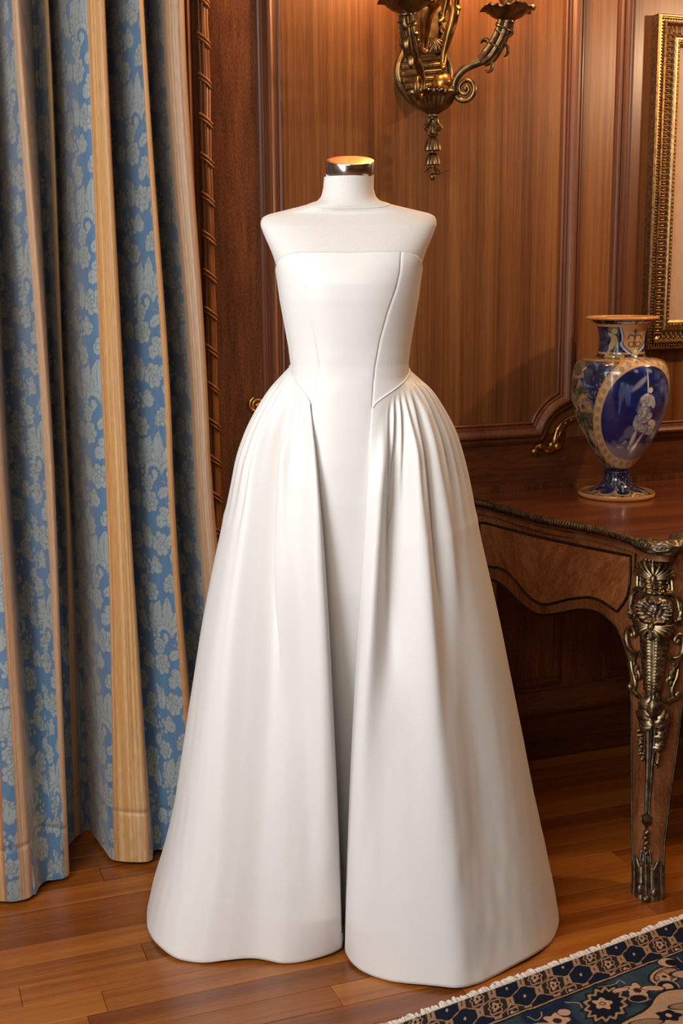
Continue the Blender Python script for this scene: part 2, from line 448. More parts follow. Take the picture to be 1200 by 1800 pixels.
# upper end of the left scroll curls round a boss
m = MB()
a = np.linspace(0, 4.2 * math.pi, 60); rr = np.linspace(0.021, 0.003, 60)
m.tube(W(-0.957 + rr * np.cos(a + 2.0), 0.010, 1.088 + rr * np.sin(a + 2.0)), np.linspace(0.006, 0.004, 60), 8)
m.ball(W(-0.957, 0.010, 1.088), 0.008, 10)
q = catmull([(-0.962, 1.064), (-0.966, 1.048), (-0.958, 1.034), (-0.947, 1.010)], 20)
m.tube(W(q[:, 0], 0.009, q[:, 1]), np.linspace(0.006, 0.010, 20), 8)
m.build('gilt_scroll', M_GILT, wall, 60)

# carved reed-and-ribbon moulding beside the curtain
rope = struct(wbox('trim_1', -1.100, -1.060, -0.008, 0.006, 0.0, ROOM_H, M_MOULD, None, 0.002))
for du, nn, r in ((-1.0825, 0.013, 0.0068), (-1.0738, 0.016, 0.0076), (-1.0655, 0.013, 0.0064)):
    m = MB(); zz = np.linspace(0.0, ROOM_H, 90)
    m.tube(W(du + 0.0006 * np.sin(zz * 21), nn, zz), r + 0.0007 * np.sin(zz * 58.2), 10)
    m.build('reed', M_ROPE, rope, 60)
z = 0.022; k = 0
while z < 2.75:
    for dz in (0.0, 0.010):
        m = MB(); t = np.linspace(-1, 1, 14)
        m.tube(W(-1.0740 + 0.0150 * t, 0.0125 + 0.0125 * np.sqrt(np.maximum(0, 1 - t**2 * 0.9)), z + dz - 0.012 * t), 0.0036, 8)
        m.build('ribbon', M_ROPE, rope, 60)
    z += 0.0925; k += 1
# window casing beyond it, mostly behind the curtain
cas = struct(wbox('trim_2', -1.19, -1.100, -0.008, 0.010, 0.0, ROOM_H, M_MOULD, None, 0.002))
for u0, u1, h in ((-1.128, -1.104, 0.022), (-1.150, -1.132, 0.030), (-1.185, -1.156, 0.038)):
    m = MB(); t = np.linspace(0, 1, 9)
    prof_u = u0 + (u1 - u0) * t; prof_n = 0.010 + h * np.sin(math.pi * t) ** 0.6
    m.grid(np.stack([W(prof_u, prof_n, zz) for zz in (0.0, ROOM_H)]))
    m.build('casing_bead', M_MOULD, cas, 60)

# ------------------------------------------------------------------ damask pattern painter
class Pat:
    """small raster of flat print: m = pattern mask, l = drawn lines; metres"""
    def __init__(s, w, h, ppm=1400):
        s.w, s.h = w, h; s.nx, s.ny = int(w * ppm), int(h * ppm)
        s.x, s.y = np.meshgrid((np.arange(s.nx) + .5) / ppm, (np.arange(s.ny) + .5) / ppm)
        s.m = np.zeros((s.ny, s.nx)); s.l = np.zeros((s.ny, s.nx)); s.px = 1.0 / ppm
    def rel(s, cx, cy):
        dx = (s.x - cx + s.w / 2) % s.w - s.w / 2; dy = (s.y - cy + s.h / 2) % s.h - s.h / 2
        return dx, dy
    def put(s, d, line=0.0014):
        ins = np.clip(0.5 - d / s.px, 0, 1)
        s.l = s.l * (1 - ins); s.m = np.maximum(s.m, ins)
        s.l = np.maximum(s.l, np.clip(1 - np.abs(d) / line, 0, 1))
    def blob(s, cx, cy, rx, ry, a=0.0):
        dx, dy = s.rel(cx, cy); c, sn = math.cos(a), math.sin(a)
        p, q = dx * c + dy * sn, -dx * sn + dy * c
        s.put((np.sqrt((p / rx)**2 + (q / ry)**2) - 1) * min(rx, ry))
    def leaf(s, cx, cy, ln, wd, a, veins=True):
        dx, dy = s.rel(cx, cy); c, sn = math.cos(a), math.sin(a)
        p, q = (dx * c + dy * sn) / ln, -dx * sn + dy * c
        q = q - 0.12 * ln * (p * (1 - p)) * 2
        wdt = wd * np.sqrt(np.clip(p, 0, 1)) * np.clip(1 - p, 0, 1) ** 0.8 * 2.2 * (1 + 0.22 * np.abs(np.sin(p * 15)))
        d = np.where((p > 0) & (p < 1), np.abs(q) - wdt, 0.01)
        s.put(d)
        if veins:
            ins = (d < 0)
            s.l = np.maximum(s.l, ins * np.clip(1 - np.abs(q) / 0.0011, 0, 1))
            s.l = np.maximum(s.l, ins * np.clip(1 - np.abs(np.sin((p * ln - np.abs(q) * 0.8) * 420)) / 0.22, 0, 1) * 0.6)
    def rose(s, cx, cy, r):
        for k in range(7):
            a = k * 2 * math.pi / 7
            s.blob(cx + 0.68 * r * math.cos(a), cy + 0.68 * r * math.sin(a), r * 0.46, r * 0.40, a)
        for k in range(5):
            a = k * 2 * math.pi / 5 + 0.4
            s.blob(cx + 0.30 * r * math.cos(a), cy + 0.30 * r * math.sin(a), r * 0.32, r * 0.27, a)
        s.blob(cx, cy, r * 0.18, r * 0.18)
    def scroll(s, cx, cy, r, a0, turn, th):
        n = 60
        for i in range(n):
            t = i / (n - 1); a = a0 + turn * t; rr = r * (1 - 0.8 * t)
            s.dot(cx + rr * math.cos(a), cy + rr * math.sin(a), th * (1.0 - 0.45 * t) if t < .93 else th * 1.4)
        s.fin()
    acc = None
    def dot(s, cx, cy, r):
        dx, dy = s.rel(cx, cy); d = np.hypot(dx, dy) - r
        s.acc = d if s.acc is None else np.minimum(s.acc, d)
    def fin(s):
        s.put(s.acc); s.acc = None
    def sample(s, u, v):
        i = (np.floor((v % s.h) / s.px).astype(int)) % s.ny; j = (np.floor((u % s.w) / s.px).astype(int)) % s.nx
        return s.m[i, j], s.l[i, j]

def damask():
    p = Pat(0.17, 0.36)
    # plume of acanthus leaves
    for dx, a, ln, wd in ((0.0, 1.57, .075, .017), (-.014, 2.15, .062, .014), (.014, 1.0, .062, .014), (-.024, 2.75, .05, .012), (.024, .4, .05, .012)):
        p.leaf(.07 + dx, .245 + abs(dx) * .2, ln, wd, a)
    p.scroll(.048, .225, .028, 0.3, 6.4, .0065); p.scroll(.100, .228, .026, 2.8, -6.4, .006)
    for (x, y, r) in ((.035, .165, .023), (.122, .120, .024), (.060, .075, .025), (.140, .305, .022), (.02, .325, .020)): p.rose(x, y, r)
    for (x, y, a, ln) in ((.062, .178, .5, .042), (.062, .150, -.4, .040), (.095, .150, 1.2, .038), (.148, .150, 1.2, .04), (.100, .095, 3.7, .035), (.032, .09, 2.4, .038),
                          (.085, .055, -.8, .042), (.045, .045, 4.2, .040), (.14, .275, 5.0, .04), (.118, .325, 2.4, .036), (.16, .335, .9, .034), (.02, .298, 4.4, .03), (.15, .09, 5.4, .036)):
        p.leaf(x, y, ln, .011, a)
    for (x, y, a, ln) in ((.03, .26, 1.3, .05), (.125, .165, 2.4, .05), (.085, .115, .9, .045), (.02, .06, 1.4, .05), (.16, .015, 2.0, .05), (.06, .335, .4, .05), (.105, .285, -.6, .05), (.158, .235, 1.7, .05), (.06, .02, 2.9, .04), (.09, .19, -.3, .045), (.155, .185, -1.2, .04), (.05, .12, .2, .035)):
        p.leaf(x, y, ln, .014, a)
    for (x, y, r) in ((.085, .35, .019), (.155, .075, .018), (.03, .205, .017)): p.rose(x, y, r)
    # clusters of small florets
    for (x, y) in ((.130, .200), (.016, .240), (.110, .018), (.012, .02)):
        for k in range(7):
            a = k * 2.4; r = .0042 * math.sqrt(k) * 1.45
            p.blob(x + r * math.cos(a) * 1.3, y + r * math.sin(a) * 1.5, .0058, .0055, a)
    p.scroll(.145, .035, .024, 1.2, 6.0, .0055)
    for k in range(9):                                   # strings of beads
        t = k / 8
        p.blob(.075 + .055 * t, .212 - .055 * t * t, .0026, .0026); p.blob(.005 + .05 * t, .125 - .04 * t * (2 - t), .0026, .0026)
    return p
DAMASK = damask()

# ------------------------------------------------------------------ curtain
#         (stripe tag, (u, n) at z=2.05, at z=1.0, at the hem)
CT = [
 (None, (-2.02, .22), (-2.03, .22), (-2.05, .26)), (None, (-1.93, .10), (-1.94, .10), (-1.96, .20)), (None, (-1.83, .25), (-1.84, .26), (-1.86, .33)),
 (None, (-1.74, .11), (-1.75, .11), (-1.765, .24)), (None, (-1.665, .22), (-1.675, .23), (-1.69, .335)),
 ('s0', (-1.612, .255), (-1.618, .26), (-1.625, .345)), (None, (-1.578, .10), (-1.586, .11), (-1.588, .285)),
 ('s1', (-1.537, .270), (-1.518, .275), (-1.525, .255)), (None, (-1.485, .115), (-1.487, .11), (-1.515, .13)),
 ('s2', (-1.458, .175), (-1.464, .15), (-1.468, .045)), (None, (-1.440, .065), (-1.442, .045), (-1.435, .045)),
 (None, (-1.408, .215), (-1.415, .20), (-1.422, .165)), ('s3a', (-1.386, .255), (-1.388, .245), (-1.405, .225)), ('s3b', (-1.352, .270), (-1.344, .262), (-1.330, .262)),
 (None, (-1.326, .115), (-1.332, .12), (-1.302, .215)), (None, (-1.298, .20), (-1.288, .20), (-1.255, .245)),
 ('s4', (-1.271, .262), (-1.243, .262), (-1.205, .262)), (None, (-1.232, .11), (-1.200, .10), (-1.165, .15)),
 ('s5a', (-1.208, .205), (-1.168, .200), (-1.125, .215)), ('s5b', (-1.172, .222), (-1.140, .215), (-1.085, .215)), (None, (-1.155, .150), (-1.123, .145), (-1.055, .155)),
 (None, (-1.175, .105), (-1.145, .105), (-1.075, .11))]

def build_curtain():
    ncol, nrow = 620, 760
    A = catmull([c[1] for c in CT], ncol); B = catmull([c[2] for c in CT], ncol); Cc = catmull([c[3] for c in CT], ncol)
    z = np.concatenate([np.linspace(2.79, 2.12, 40)[:-1], np.linspace(2.12, 0.012, nrow - 39)])
    t = np.clip((z - 1.0) / 1.05, -1, 1.25)[:, None, None]
    up = sstep(0, 1, np.clip(t, 0, 1)); lo = sstep(0, 1, np.clip(-t, 0, 1)); lo = 0.5 * lo + 0.5 * np.clip(-t, 0, 1)
    Q = B[None] * (1 - up - lo) + A[None] * up + Cc[None] * lo
    s = np.concatenate([[0], np.cumsum(np.linalg.norm(np.diff(B, axis=0), axis=1))])
    u = Q[..., 0].copy(); n = Q[..., 1].copy()
    S, Z = np.meshgrid(s, z)
    # soft irregularity of hanging cloth, a stitched hem line and slight puckers near the floor
    n += 0.006 * (vn(S * 9, Z * 2.2, 3) - 0.5) + 0.0035 * (vn(S * 30, Z * 5, 4) - 0.5) * sstep(1.2, 0.1, Z)
    u += 0.006 * (vn(S * 7, Z * 1.7, 5) - 0.5)
    n -= 0.004 * np.exp(-((Z - 0.135 - 0.01 * np.sin(S * 9)) / 0.006) ** 2)
    n += 0.010 * (vn(S * 26, Z * 11, 6) - 0.5) * sstep(0.25, 0.03, Z)
    tags = {c[0]: i for i, c in enumerate(CT) if c[0]}
    sc = lambda i: np.interp(i, np.linspace(0, len(CT) - 1, ncol), s)
    stripes = [(sc(tags['s0']), .020), (sc(tags['s1']), .021), (sc(tags['s2']), .012),
               ((sc(tags['s3a']) + sc(tags['s3b'])) / 2 + .002, .034), (sc(tags['s4']), .013), ((sc(tags['s5a']) + sc(tags['s5b'])) / 2 + .004, .036)]
    for i in (0, 2, 4): stripes.append((sc(i), .02))
    wob = 0.003 * (vn(Z * 3, Z * 0, 9) - 0.5)
    best = np.full(S.shape, 9.0); ws = np.ones(S.shape); rosy = np.zeros(S.shape); sgnd = np.zeros(S.shape)
    for k, (c, w) in enumerate(stripes):
        d = np.abs(S + wob - c) / w; nearer = d < best
        ws = np.where(nearer, w, ws); rosy = np.where(nearer, 1.0 if k in (0, 1, 5) else 0.0, rosy); sgnd = np.where(nearer, (S + wob - c) / w, sgnd); best = np.minimum(best, d)
    edges = sorted(c for c, w in stripes)
    band0 = np.zeros(S.shape); sh = np.zeros(S.shape)
    for k, e in enumerate(edges):
        band0 = np.where(S > e, e, band0); sh = np.where(S > e, 0.36 * ((k * 0.37) % 1), sh)
    pm, pl = DAMASK.sample((S - band0 - 0.012) / 1.25, (Z + sh) / 1.10)
    ground = np.array([0.070, 0.150, 0.260]); patt = np.array([0.265, 0.295, 0.285]); line = np.array([0.03, 0.045, 0.055])
    thread = 0.90 + 0.2 * vn(S * 900, Z * 40, 21)
    col = ground + (patt - ground) * pm[..., None] * 0.88
    col = col + (line - col) * (pl * 0.62)[..., None]
    col *= thread[..., None]
    # striped bands: straw and rust threads with fine dark pin lines; backlit ones painted golder
    f = (S * 1.0 - band0)
    bandn = vn(S * 260, Z * 1.5, 31)
    straw = np.array([0.47, 0.235, 0.075]); rust = np.array([0.33, 0.105, 0.038]); pale = np.array([0.54, 0.33, 0.15])
    scol = straw + (pale - straw) * sstep(.45, .8, bandn)[..., None]
    scol = scol * (1 - rosy[..., None]) + rosy[..., None] * (np.array([.44, .275, .165]) + .10 * (bandn[..., None] - .5))
    rr = sstep(0.50, 0.82, best) * 0.75 * np.where(sgnd > 0, 1.0, .35)
    scol = scol + (rust - scol) * rr[..., None]
    pin = np.clip(1 - np.abs(((S * 150) % 1) - 0.5) / 0.17, 0, 1) * 0.75
    scol = scol * (1 - 0.5 * pin)[..., None] * (0.88 + 0.24 * vn(S * 500, Z * 60, 8))[..., None]
    inn = sstep(1.03, 0.97, best)[..., None]
    col = col * (1 - inn) + scol * inn
    col *= (1 - 0.25 * np.exp(-((Z - 0.135 - 0.01 * np.sin(S * 9)) / 0.003) ** 2))[..., None]
    P = W(u, n, Z)
    root = grid_obj('curtain', P, painted('silk_damask', 0.46, 0.35, sheen=0.45, bump_from_paint=0.25, tint=(1.0, .78, .55)), None, flip=True, smooth=179, col=col)
    root['label'] = 'blue damask curtain with straw coloured stripes hanging in deep folds beside the panelled wall'
    root['category'] = 'curtain'
    return root
build_curtain()

# ------------------------------------------------------------------ dress form
CX, CY = 0.018, 2.45
#   z, half width, depth front, depth back, squareness, forward shift
TORSO = np.array([
 (1.600, .0462, .047, .047, 2.0, -.004), (1.580, .0480, .049, .049, 2.0, -.001), (1.564, .0520, .053, .052, 2.0, .001),
 (1.556, .0590, .058, .055, 2.0, .003), (1.551, .0720, .060, .058, 2.0, .004), (1.545, .0960, .062, .062, 2.1, .006), (1.538, .1260, .060, .064, 2.3, .008),
 (1.531, .1560, .056, .064, 2.6, .008), (1.525, .1660, .060, .066, 3.0, .007), (1.517, .1690, .066, .072, 3.4, .006), (1.508, .1685, .072, .078, 3.6, .004),
 (1.490, .1615, .082, .088, 3.6, .002), (1.460, .1480, .096, .096, 3.4, 0), (1.430, .1380, .106, .100, 3.0, 0), (1.400, .1340, .110, .100, 2.6, 0),
 (1.370, .1305, .108, .098, 2.4, 0), (1.340, .1255, .102, .095, 2.3, 0), (1.310, .1205, .096, .092, 2.2, 0), (1.280, .1155, .090, .089, 2.2, 0),
 (1.245, .1115, .086, .087, 2.2, 0), (1.220, .1130, .086, .090, 2.2, 0), (1.180, .1260, .089, .098, 2.2, 0), (1.120, .1340, .093, .112, 2.2, 0),
 (1.060, .1370, .096, .118, 2.2, 0), (0.980, .1360, .098, .118, 2.2, .004), (0.80, .1380, .098, .112, 2.2, .022), (0.60, .155, .100, .112, 2.2, .060), (0.40, .158, .105, .120, 2.2, .100), (0.0, .165, .110, .130, 2.2, .165)])
_o = np.argsort(TORSO[:, 0]); _T = TORSO[_o]
def torso(th, z, off=0.0):
    """th: angle, -pi/2 = front"""
    th, z = np.broadcast_arrays(np.asarray(th, float), np.asarray(z, float))
    g = lambda k: np.interp(z, _T[:, 0], _T[:, k])
    w, df, db, p, sh = g(1) + off, g(2) + off, g(3) + off, g(4), g(5)
    c, s = np.cos(th), np.sin(th)
    x = CX + w * np.sign(c) * np.abs(c) ** (2 / p)
    d = np.where(s < 0, df, db)
    y = CY + sh + d * np.sign(s) * np.abs(s) ** (2 / p)
    return np.stack([x, y, z], -1)
def th_of_x(x, z, off=0.0):
    w = np.interp(z, _T[:, 0], _T[:, 1]) + off; p = np.interp(z, _T[:, 0], _T[:, 4])
    f = np.clip((x - CX) / w, -1, 1)
    return -np.arccos(np.sign(f) * np.abs(f) ** (p / 2))

form = thing('dress_form', 'ivory linen dress form with steel neck band and copper coloured neck cap', 'mannequin', (CX, CY, 0.0))
zs = np.concatenate([np.linspace(1.600, 1.556, 12), np.linspace(1.553, 1.50, 28), np.linspace(1.49, 1.17, 34)])
P = torso(np.linspace(0, 2 * math.pi, 120, endpoint=False)[None, :], zs[:, None])
cl = P[-1].mean(0); P = np.concatenate([P, np.repeat((cl[None, None]), 120, 1)])
# the neck leans a little and its seam follows the collar line
o = grid_obj('torso', P, M_LINEN, form, cv=True, flip=True, smooth=60)
sm = o.modifiers.new('smooth', 'SMOOTH'); sm.factor = 0.5; sm.iterations = 3
th = np.linspace(0, 2 * math.pi, 90)
zz = 1.553 - 0.014 * np.clip(-np.sin(th), 0, 1) ** 1.2 + 0.010 * np.clip(np.sin(th), 0, 1)
m = MB(); m.tube(torso(th, zz, 0.0006), 0.0009, 6, cap=False); m.build('neck_seam', M_LINEN, form)
# tilted neck cap: steel band and copper coloured top
CAPM = Matrix.Translation((0.0215, 2.444, 1.622)) @ Matrix.Rotation(rad(15), 4, 'X') @ Matrix.Rotation(rad(0.5), 4, 'Y')
def capgrid(prof, k=72):
    G = lathe((0, 0, 0), prof, k); Hm = np.array(CAPM)
    return G @ Hm[:3, :3].T + Hm[:3, 3]
grid_obj('neck_band', capgrid([(0.0452, -0.017), (0.0462, -0.016), (0.0462, 0.0065), (0.0456, 0.0078)]), M_CHROME, form, cv=True, flip=False, smooth=50)
grid_obj('neck_cap', capgrid([(0.0, 0.0090), (0.020, 0.0090), (0.040, 0.0088), (0.0445, 0.0084), (0.0456, 0.0078), (0.0456, 0.006)]), M_CAP_TOP, form, cv=True, flip=True, smooth=50)
grid_obj('neck_plug', capgrid([(0.0455, -0.05), (0.0458, -0.016), (0.0455, -0.016), (0.0, -0.016)], 48), M_LINEN, form, cv=True, smooth=50)
# stand under the skirt
m = MB(); m.tube([(CX, 2.545, 0.03), (CX, 2.545, 0.60), (CX, 2.50, 1.0), (CX, CY, 1.20)], 0.012, 14); m.build('pole', M_CHROME, form)
m = MB(); m.grid(lathe((CX, 2.62, 0.0), [(0.0, 0.002), (0.10, 0.002), (0.10, 0.014), (0.05, 0.026), (0.02, 0.045), (0.0, 0.045)], 40), cv=True); m.build('base', M_CHROME, form)

# ------------------------------------------------------------------ gown
gown = thing('wedding_gown', 'strapless white satin wedding gown with full gathered overskirt on the dress form', 'dress', (CX, CY, 0.0))
OFF = 0.0045
Zseam = np.array([1.02, 1.10, 1.172, 1.241, 1.294, 1.345, 1.390, 1.42, 1.456])
XL = np.array([-.046, -.050, -.0575, -.0395, -.0465, -.058, -.066, -.0725, -.0765])
XR = np.array([.046, .053, .0605, .0655, .0760, .0900, .1060, .1130, .1155])
def xl(z): return np.interp(z, Zseam, XL)
def xr(z): return np.interp(z, Zseam, XR)
def neckline(x):
    """top edge height over x"""
    x = np.asarray(x, float); l = np.clip((-.0765 - x) / (.142 - .0765), 0, 1); r = np.clip((x - .1155) / (.178 - .1155), 0, 1)
    return 1.4585 - 0.038 * l ** 1.7 - 0.042 * r ** 1.7 - 0.001 * np.exp(-((x - .02) / .03) ** 2)

def zwaist(q, sgn):
    tip = (1.172 if sgn < 0 else 1.166); zside = 1.240 if sgn < 0 else 1.232
    return tip + (zside - tip) * np.clip(q, 0, 1) ** 0.62
def tipang(sgn):
    return th_of_x(np.array([-.0575 if sgn < 0 else .0605]), np.array([1.172 if sgn < 0 else 1.166]), OFF)[0]

def seam_off(f, w=0.035):
    """fabric dips into the seam at both long edges of a panel"""
    d = np.minimum(f, 1 - f)
    return -0.0014 * np.exp(-(d / (w * .6)) ** 2)

def panel_rows(thL, thR, ztop, zbot, nu, nv, rim=True):
    """thL, thR, ztop, zbot are functions of v / f giving a curved four-sided panel on the form"""
    f = np.linspace(0, 1, nu)[None, :]; v = np.linspace(0, 1, nv)[:, None]
    return f, v

# front panel: from neckline between the princess seams, widening below the waist into the column skirt
nv, nu = 260, 90
v = np.linspace(0, 1, nv)[:, None]; f = np.linspace(0, 1, nu)[None, :]
z = 1.4585 + (0.012 - 1.4585) * v ** 1.25
zc = np.broadcast_to(z, (nv, nu))
xl0 = xl(z); xr0 = xr(z)
spread = sstep(1.176, 1.06, z)
tl = th_of_x(xl0, z, OFF); tr = th_of_x(xr0, z, OFF)
tl = tl * (1 - spread) + (-math.pi + 0.02) * spread; tr = tr * (1 - spread) + (-0.02) * spread
th = tl + (tr - tl) * f
crease = 0.0016 * (vn(f * 3 + 0 * z, z * 26, 40) - 0.5) * np.exp(-((z - 1.235) / 0.05) ** 2) * 2
off = OFF + seam_off(f) * sstep(1.10, 1.2, z) + crease - 0.0035 * sstep(1.180, 1.160, z) * np.abs(2 * f - 1) ** 5
off = off + 0.004 * np.exp(-((z - 1.40) / 0.03) ** 2) * np.sin(math.pi * f) * 0.4
P = torso(th, zc, off)
P[..., 2] -= (1.4585 - neckline(P[..., 0])) * sstep(1.40, 1.4585, P[..., 2])
rim = P[:1].copy(); rim[..., 1] += 0.004; rim[..., 2] -= 0.006
P = np.concatenate([rim, P])
grid_obj('front_panel', P, M_SATIN, gown, smooth=179)

def side_panel(sgn):
    nv, nu = 110, 90
    v = np.linspace(0, 1, nv)[:, None]; f = np.linspace(0, 1, nu)[None, :]
    # f: 0 at the princess seam, 1 at centre back
    te = -1.5 * math.pi if sgn < 0 else 0.5 * math.pi
    tt = tipang(sgn); tside = -math.pi if sgn < 0 else 0.0
    zb = zwaist((tt + (te - tt) * f ** 1.15 - tt) / (tside - tt), sgn) - 0.004
    zt0 = 1.4585
    fs = f
    zt = np.where(f < .45, 1.4585 - 0.040 * np.clip(f / .45, 0, 1) ** 1.8, 1.4185 - 0.03 * sstep(.45, 1, f))
    z = zt + (zb - zt) * v
    xs = xl(z[:, :1]) if sgn < 0 else xr(z[:, :1])
    ts = th_of_x(xs, z[:, :1], OFF)
    th = ts + (te - ts) * (f ** 1.15)
    off = OFF + seam_off(f, 0.025)
    off = off - 0.0012 * np.exp(-((f - 0.34) / 0.012) ** 2)        # side seam
    P = torso(th, z, off)
    rim = P[:1].copy(); c = np.array([CX, CY, 0]); d = rim - c; d[..., 2] = 0; d /= np.linalg.norm(d, axis=-1)[..., None]
    rim = rim - d * 0.004; rim[..., 2] -= 0.006
    P = np.concatenate([rim, P])
    return grid_obj('side_panel', P, M_SATIN, gown, smooth=179, flip=sgn < 0)
side_panel(-1); side_panel(1)

def arclen_resample(P, n, s_at=None):
    P = np.asarray(P, float); Q = catmull(P, 600)
    L_ = np.concatenate([[0], np.cumsum(np.linalg.norm(np.diff(Q, axis=0), axis=1))]); L_ /= L_[-1]
    t = np.linspace(0, 1, n) if s_at is None else s_at
    return np.stack([np.interp(t, L_, Q[:, k]) for k in range(Q.shape[1])], -1)

HEM_L = [(-.004, 2.455), (-.010, 2.418), (-.052, 2.388), (-.120, 2.372), (-.188, 2.384), (-.250, 2.378), (-.310, 2.376), (-.375, 2.398), (-.422, 2.475), (-.447, 2.57), (-.440, 2.70), (-.37, 2.85), (-.22, 2.95), (.018, 2.985)]
HEM_R = [(-.001, 2.45), (.003, 2.392), (.035, 2.338), (.118, 2.292), (.205, 2.274), (.262, 2.287), (.318, 2.324), (.396, 2.386), (.455, 2.465), (.480, 2.57), (.465, 2.70), (.39, 2.85), (.23, 2.95), (.018, 2.985)]
GV = np.array([0, .02, .06, .10, .15, .20, .33, .44, .61, .79, .89, .95, 1.0])
GF_L = np.array([0, .075, .175, .255, .325, .365, .48, .565, .67, .785, .885, .955, 1.0])
GF_R = np.array([0, .09, .185, .265, .325, .375, .48, .575, .70, .835, .92, .965, 1.0])
GF_FL = np.array([0, .05, .15, .24, .32, .41, .57, .66, .79, .90, .95, .98, 1.0])   # along the front edges
GF_FR = np.array([0, .03, .09, .14, .20, .26, .43, .57, .74, .88, .95, .98, 1.0])

def overskirt(sgn):
    nu, nv = 330, 240
    s = np.linspace(0, 1, nu); v = np.concatenate([np.linspace(0, .25, 100)[:-1], np.linspace(.25, 1, nv - 99)])
    hem = arclen_resample(HEM_L if sgn < 0 else HEM_R, nu, s)
    # waist: up the V from the tip to the side, then round the back
    k = s / 0.42
    zw = zwaist(np.clip(k, 0, 1) ** 0.9, sgn)
    t0 = tipang(sgn); tside = -math.pi if sgn < 0 else 0.0; tb = -1.5 * math.pi if sgn < 0 else 0.5 * math.pi
    th = np.where(k < 1, t0 + (tside - t0) * np.clip(k, 0, 1) ** 0.9, tside + (tb - tside) * np.clip((s - .42) / .58, 0, 1))
    Wp = torso(th, zw, 0.0055)
    gs = np.interp(v, GV, GF_L if sgn < 0 else GF_R); gf = np.interp(v, GV, GF_FL if sgn < 0 else GF_FR)
    # light smoothing of the profile
    ker = np.ones(15) / 15
    def smooth(a): 
        b = np.concatenate([2 * a[0] - a[7:0:-1], a, 2 * a[-1] - a[-2:-9:-1]]); return np.convolve(b, ker, 'valid')
    gs, gf = smooth(gs), smooth(gf); gs[0] = gf[0] = 0
    wf = sstep(0.0, 0.30, s)
    g = gf[:, None] * (1 - wf) + gs[:, None] * wf
    x = Wp[None, :, 0] + (hem[None, :, 0] - Wp[None, :, 0]) * g
    y = Wp[None, :, 1] + (hem[None, :, 1] - Wp[None, :, 1]) * g
    # the front edges stand forward of the column skirt before falling back to the floor
    yedge = np.interp(v, [0, .06, .15, .32, .49, .66, .92, 1.0], [Wp[0, 1], 2.350, 2.334, 2.336, 2.352, 2.376, 2.416, hem[0, 1]])
    y = y + (yedge - y[:, 0])[:, None] * np.exp(-(s[None, :] / 0.09) ** 2)
    hz = 0.006 + 0.003 * np.sin(s * 40)
    z = Wp[None, :, 2] + (hz[None] - Wp[None, :, 2]) * v[:, None]
    # folds, pushed along the outward direction
    S, V = np.meshgrid(s, v)
    d = np.zeros_like(S)
    ga = lambda c, w: np.exp(-((S - c) / w) ** 2)
    env = lambda a, b, c, e: sstep(a, b, V) * sstep(e, c, V)
    gath = env(0, .03, .10, .30)
    d += (0.0055 if sgn > 0 else 0.0024) * gath * np.sin(S * 2 * math.pi * (25 if sgn > 0 else 22) + 2.5 * np.sin(S * 9)) * sstep(.06, .14, S) * sstep(0.75, .5, S) * (0.6 + 0.8 * vn(S * 14, V * 0, 50))
    if sgn > 0:
        d -= 0.024 * ga(0.135 + 0.0 * V, .030) * env(.06, .20, .32, .55)       # hollow between the two front pleats
        d += 0.014 * ga(0.068, .030) * env(.02, .12, .35, .8)
        d += 0.016 * ga(0.205, .026) * env(.02, .12, .40, .9)
        d -= 0.010 * ga(0.262, .018) * env(.02, .08, .25, .55)
        d += 0.010 * ga(0.300, .018) * env(.02, .06, .20, .45)
        d += 0.008 * ga(0.225, .030) * sstep(.4, .9, V)
        d -= 0.010 * ga(.31, .05) * env(.3, .6, .7, .97)
    else:
        c = 0.150 - 0.04 * V
        step = np.where(S < c, np.exp(-((S - c) / .055) ** 2), np.exp(-((S - c) / .010) ** 2))
        d += 0.026 * step * env(.03, .12, .28, .55)
        d -= 0.015 * ga(c + .040, .026) * env(.03, .12, .32, .75)
        d += 0.012 * ga(.262, .030) * env(.02, .10, .5, .95)
        d -= 0.010 * ga(.085, .03) * env(.15, .4, .7, 1.0) * 0.6
        d += 0.009 * ga(.045, .03) * env(.1, .3, .8, 1.1)
        d -= 0.010 * ga(.30, .05) * sstep(.5, .9, V)
    d += 0.006 * (vn(S * 11, V * 3.0, 60 + sgn) - .5) * sstep(.1, .4, V) + 0.0018 * (vn(S * 60, V * 20, 62) - .5) * sstep(.3, .9, V)
    ctr = np.array([CX, CY + 0.03]); dx, dy = x - ctr[0], y - ctr[1]; r = np.hypot(dx, dy) + 1e-6
    d *= sstep(0, .05, V)
    x = x + dx / r * d; y = y + dy / r * d
    P = np.stack([x, y, z], -1)
    # rolled front edge: turn the cloth under
    e0 = P[:, :1]; inward = np.zeros_like(e0); inward[..., 1] = 1.0
    e1 = e0 + inward * 0.004 + np.array([-sgn * -0.0015, 0, 0]); e2 = e1 + inward * 0.004 + np.array([sgn * 0.022, 0.010, 0])
    P = np.concatenate([e2, e1, P], 1)
    # hem allowance turned under
    h1 = P[-1:].copy(); c3 = np.array([ctr[0], ctr[1], 0]); dd = h1 - c3; dd[..., 2] = 0; dd /= np.linalg.norm(dd, axis=-1)[..., None]
    h1 = h1 - dd * 0.004; h2 = h1 - dd * 0.004; h2[..., 2] += 0.03
    h1[..., 2] -= 0.001
    P = np.concatenate([P, h1, h2])
    o = grid_obj('overskirt', P, M_SATIN, gown, smooth=179, flip=(sgn < 0))
    # gathered waist seam piping
    m = MB(); m.tube(Wp[:int(nu * .60):3] + np.array([0, 0, 0.001]), 0.0016, 6); m.build('waist_seam', M_SATIN, gown)
    return o
overskirt(-1); overskirt(1)

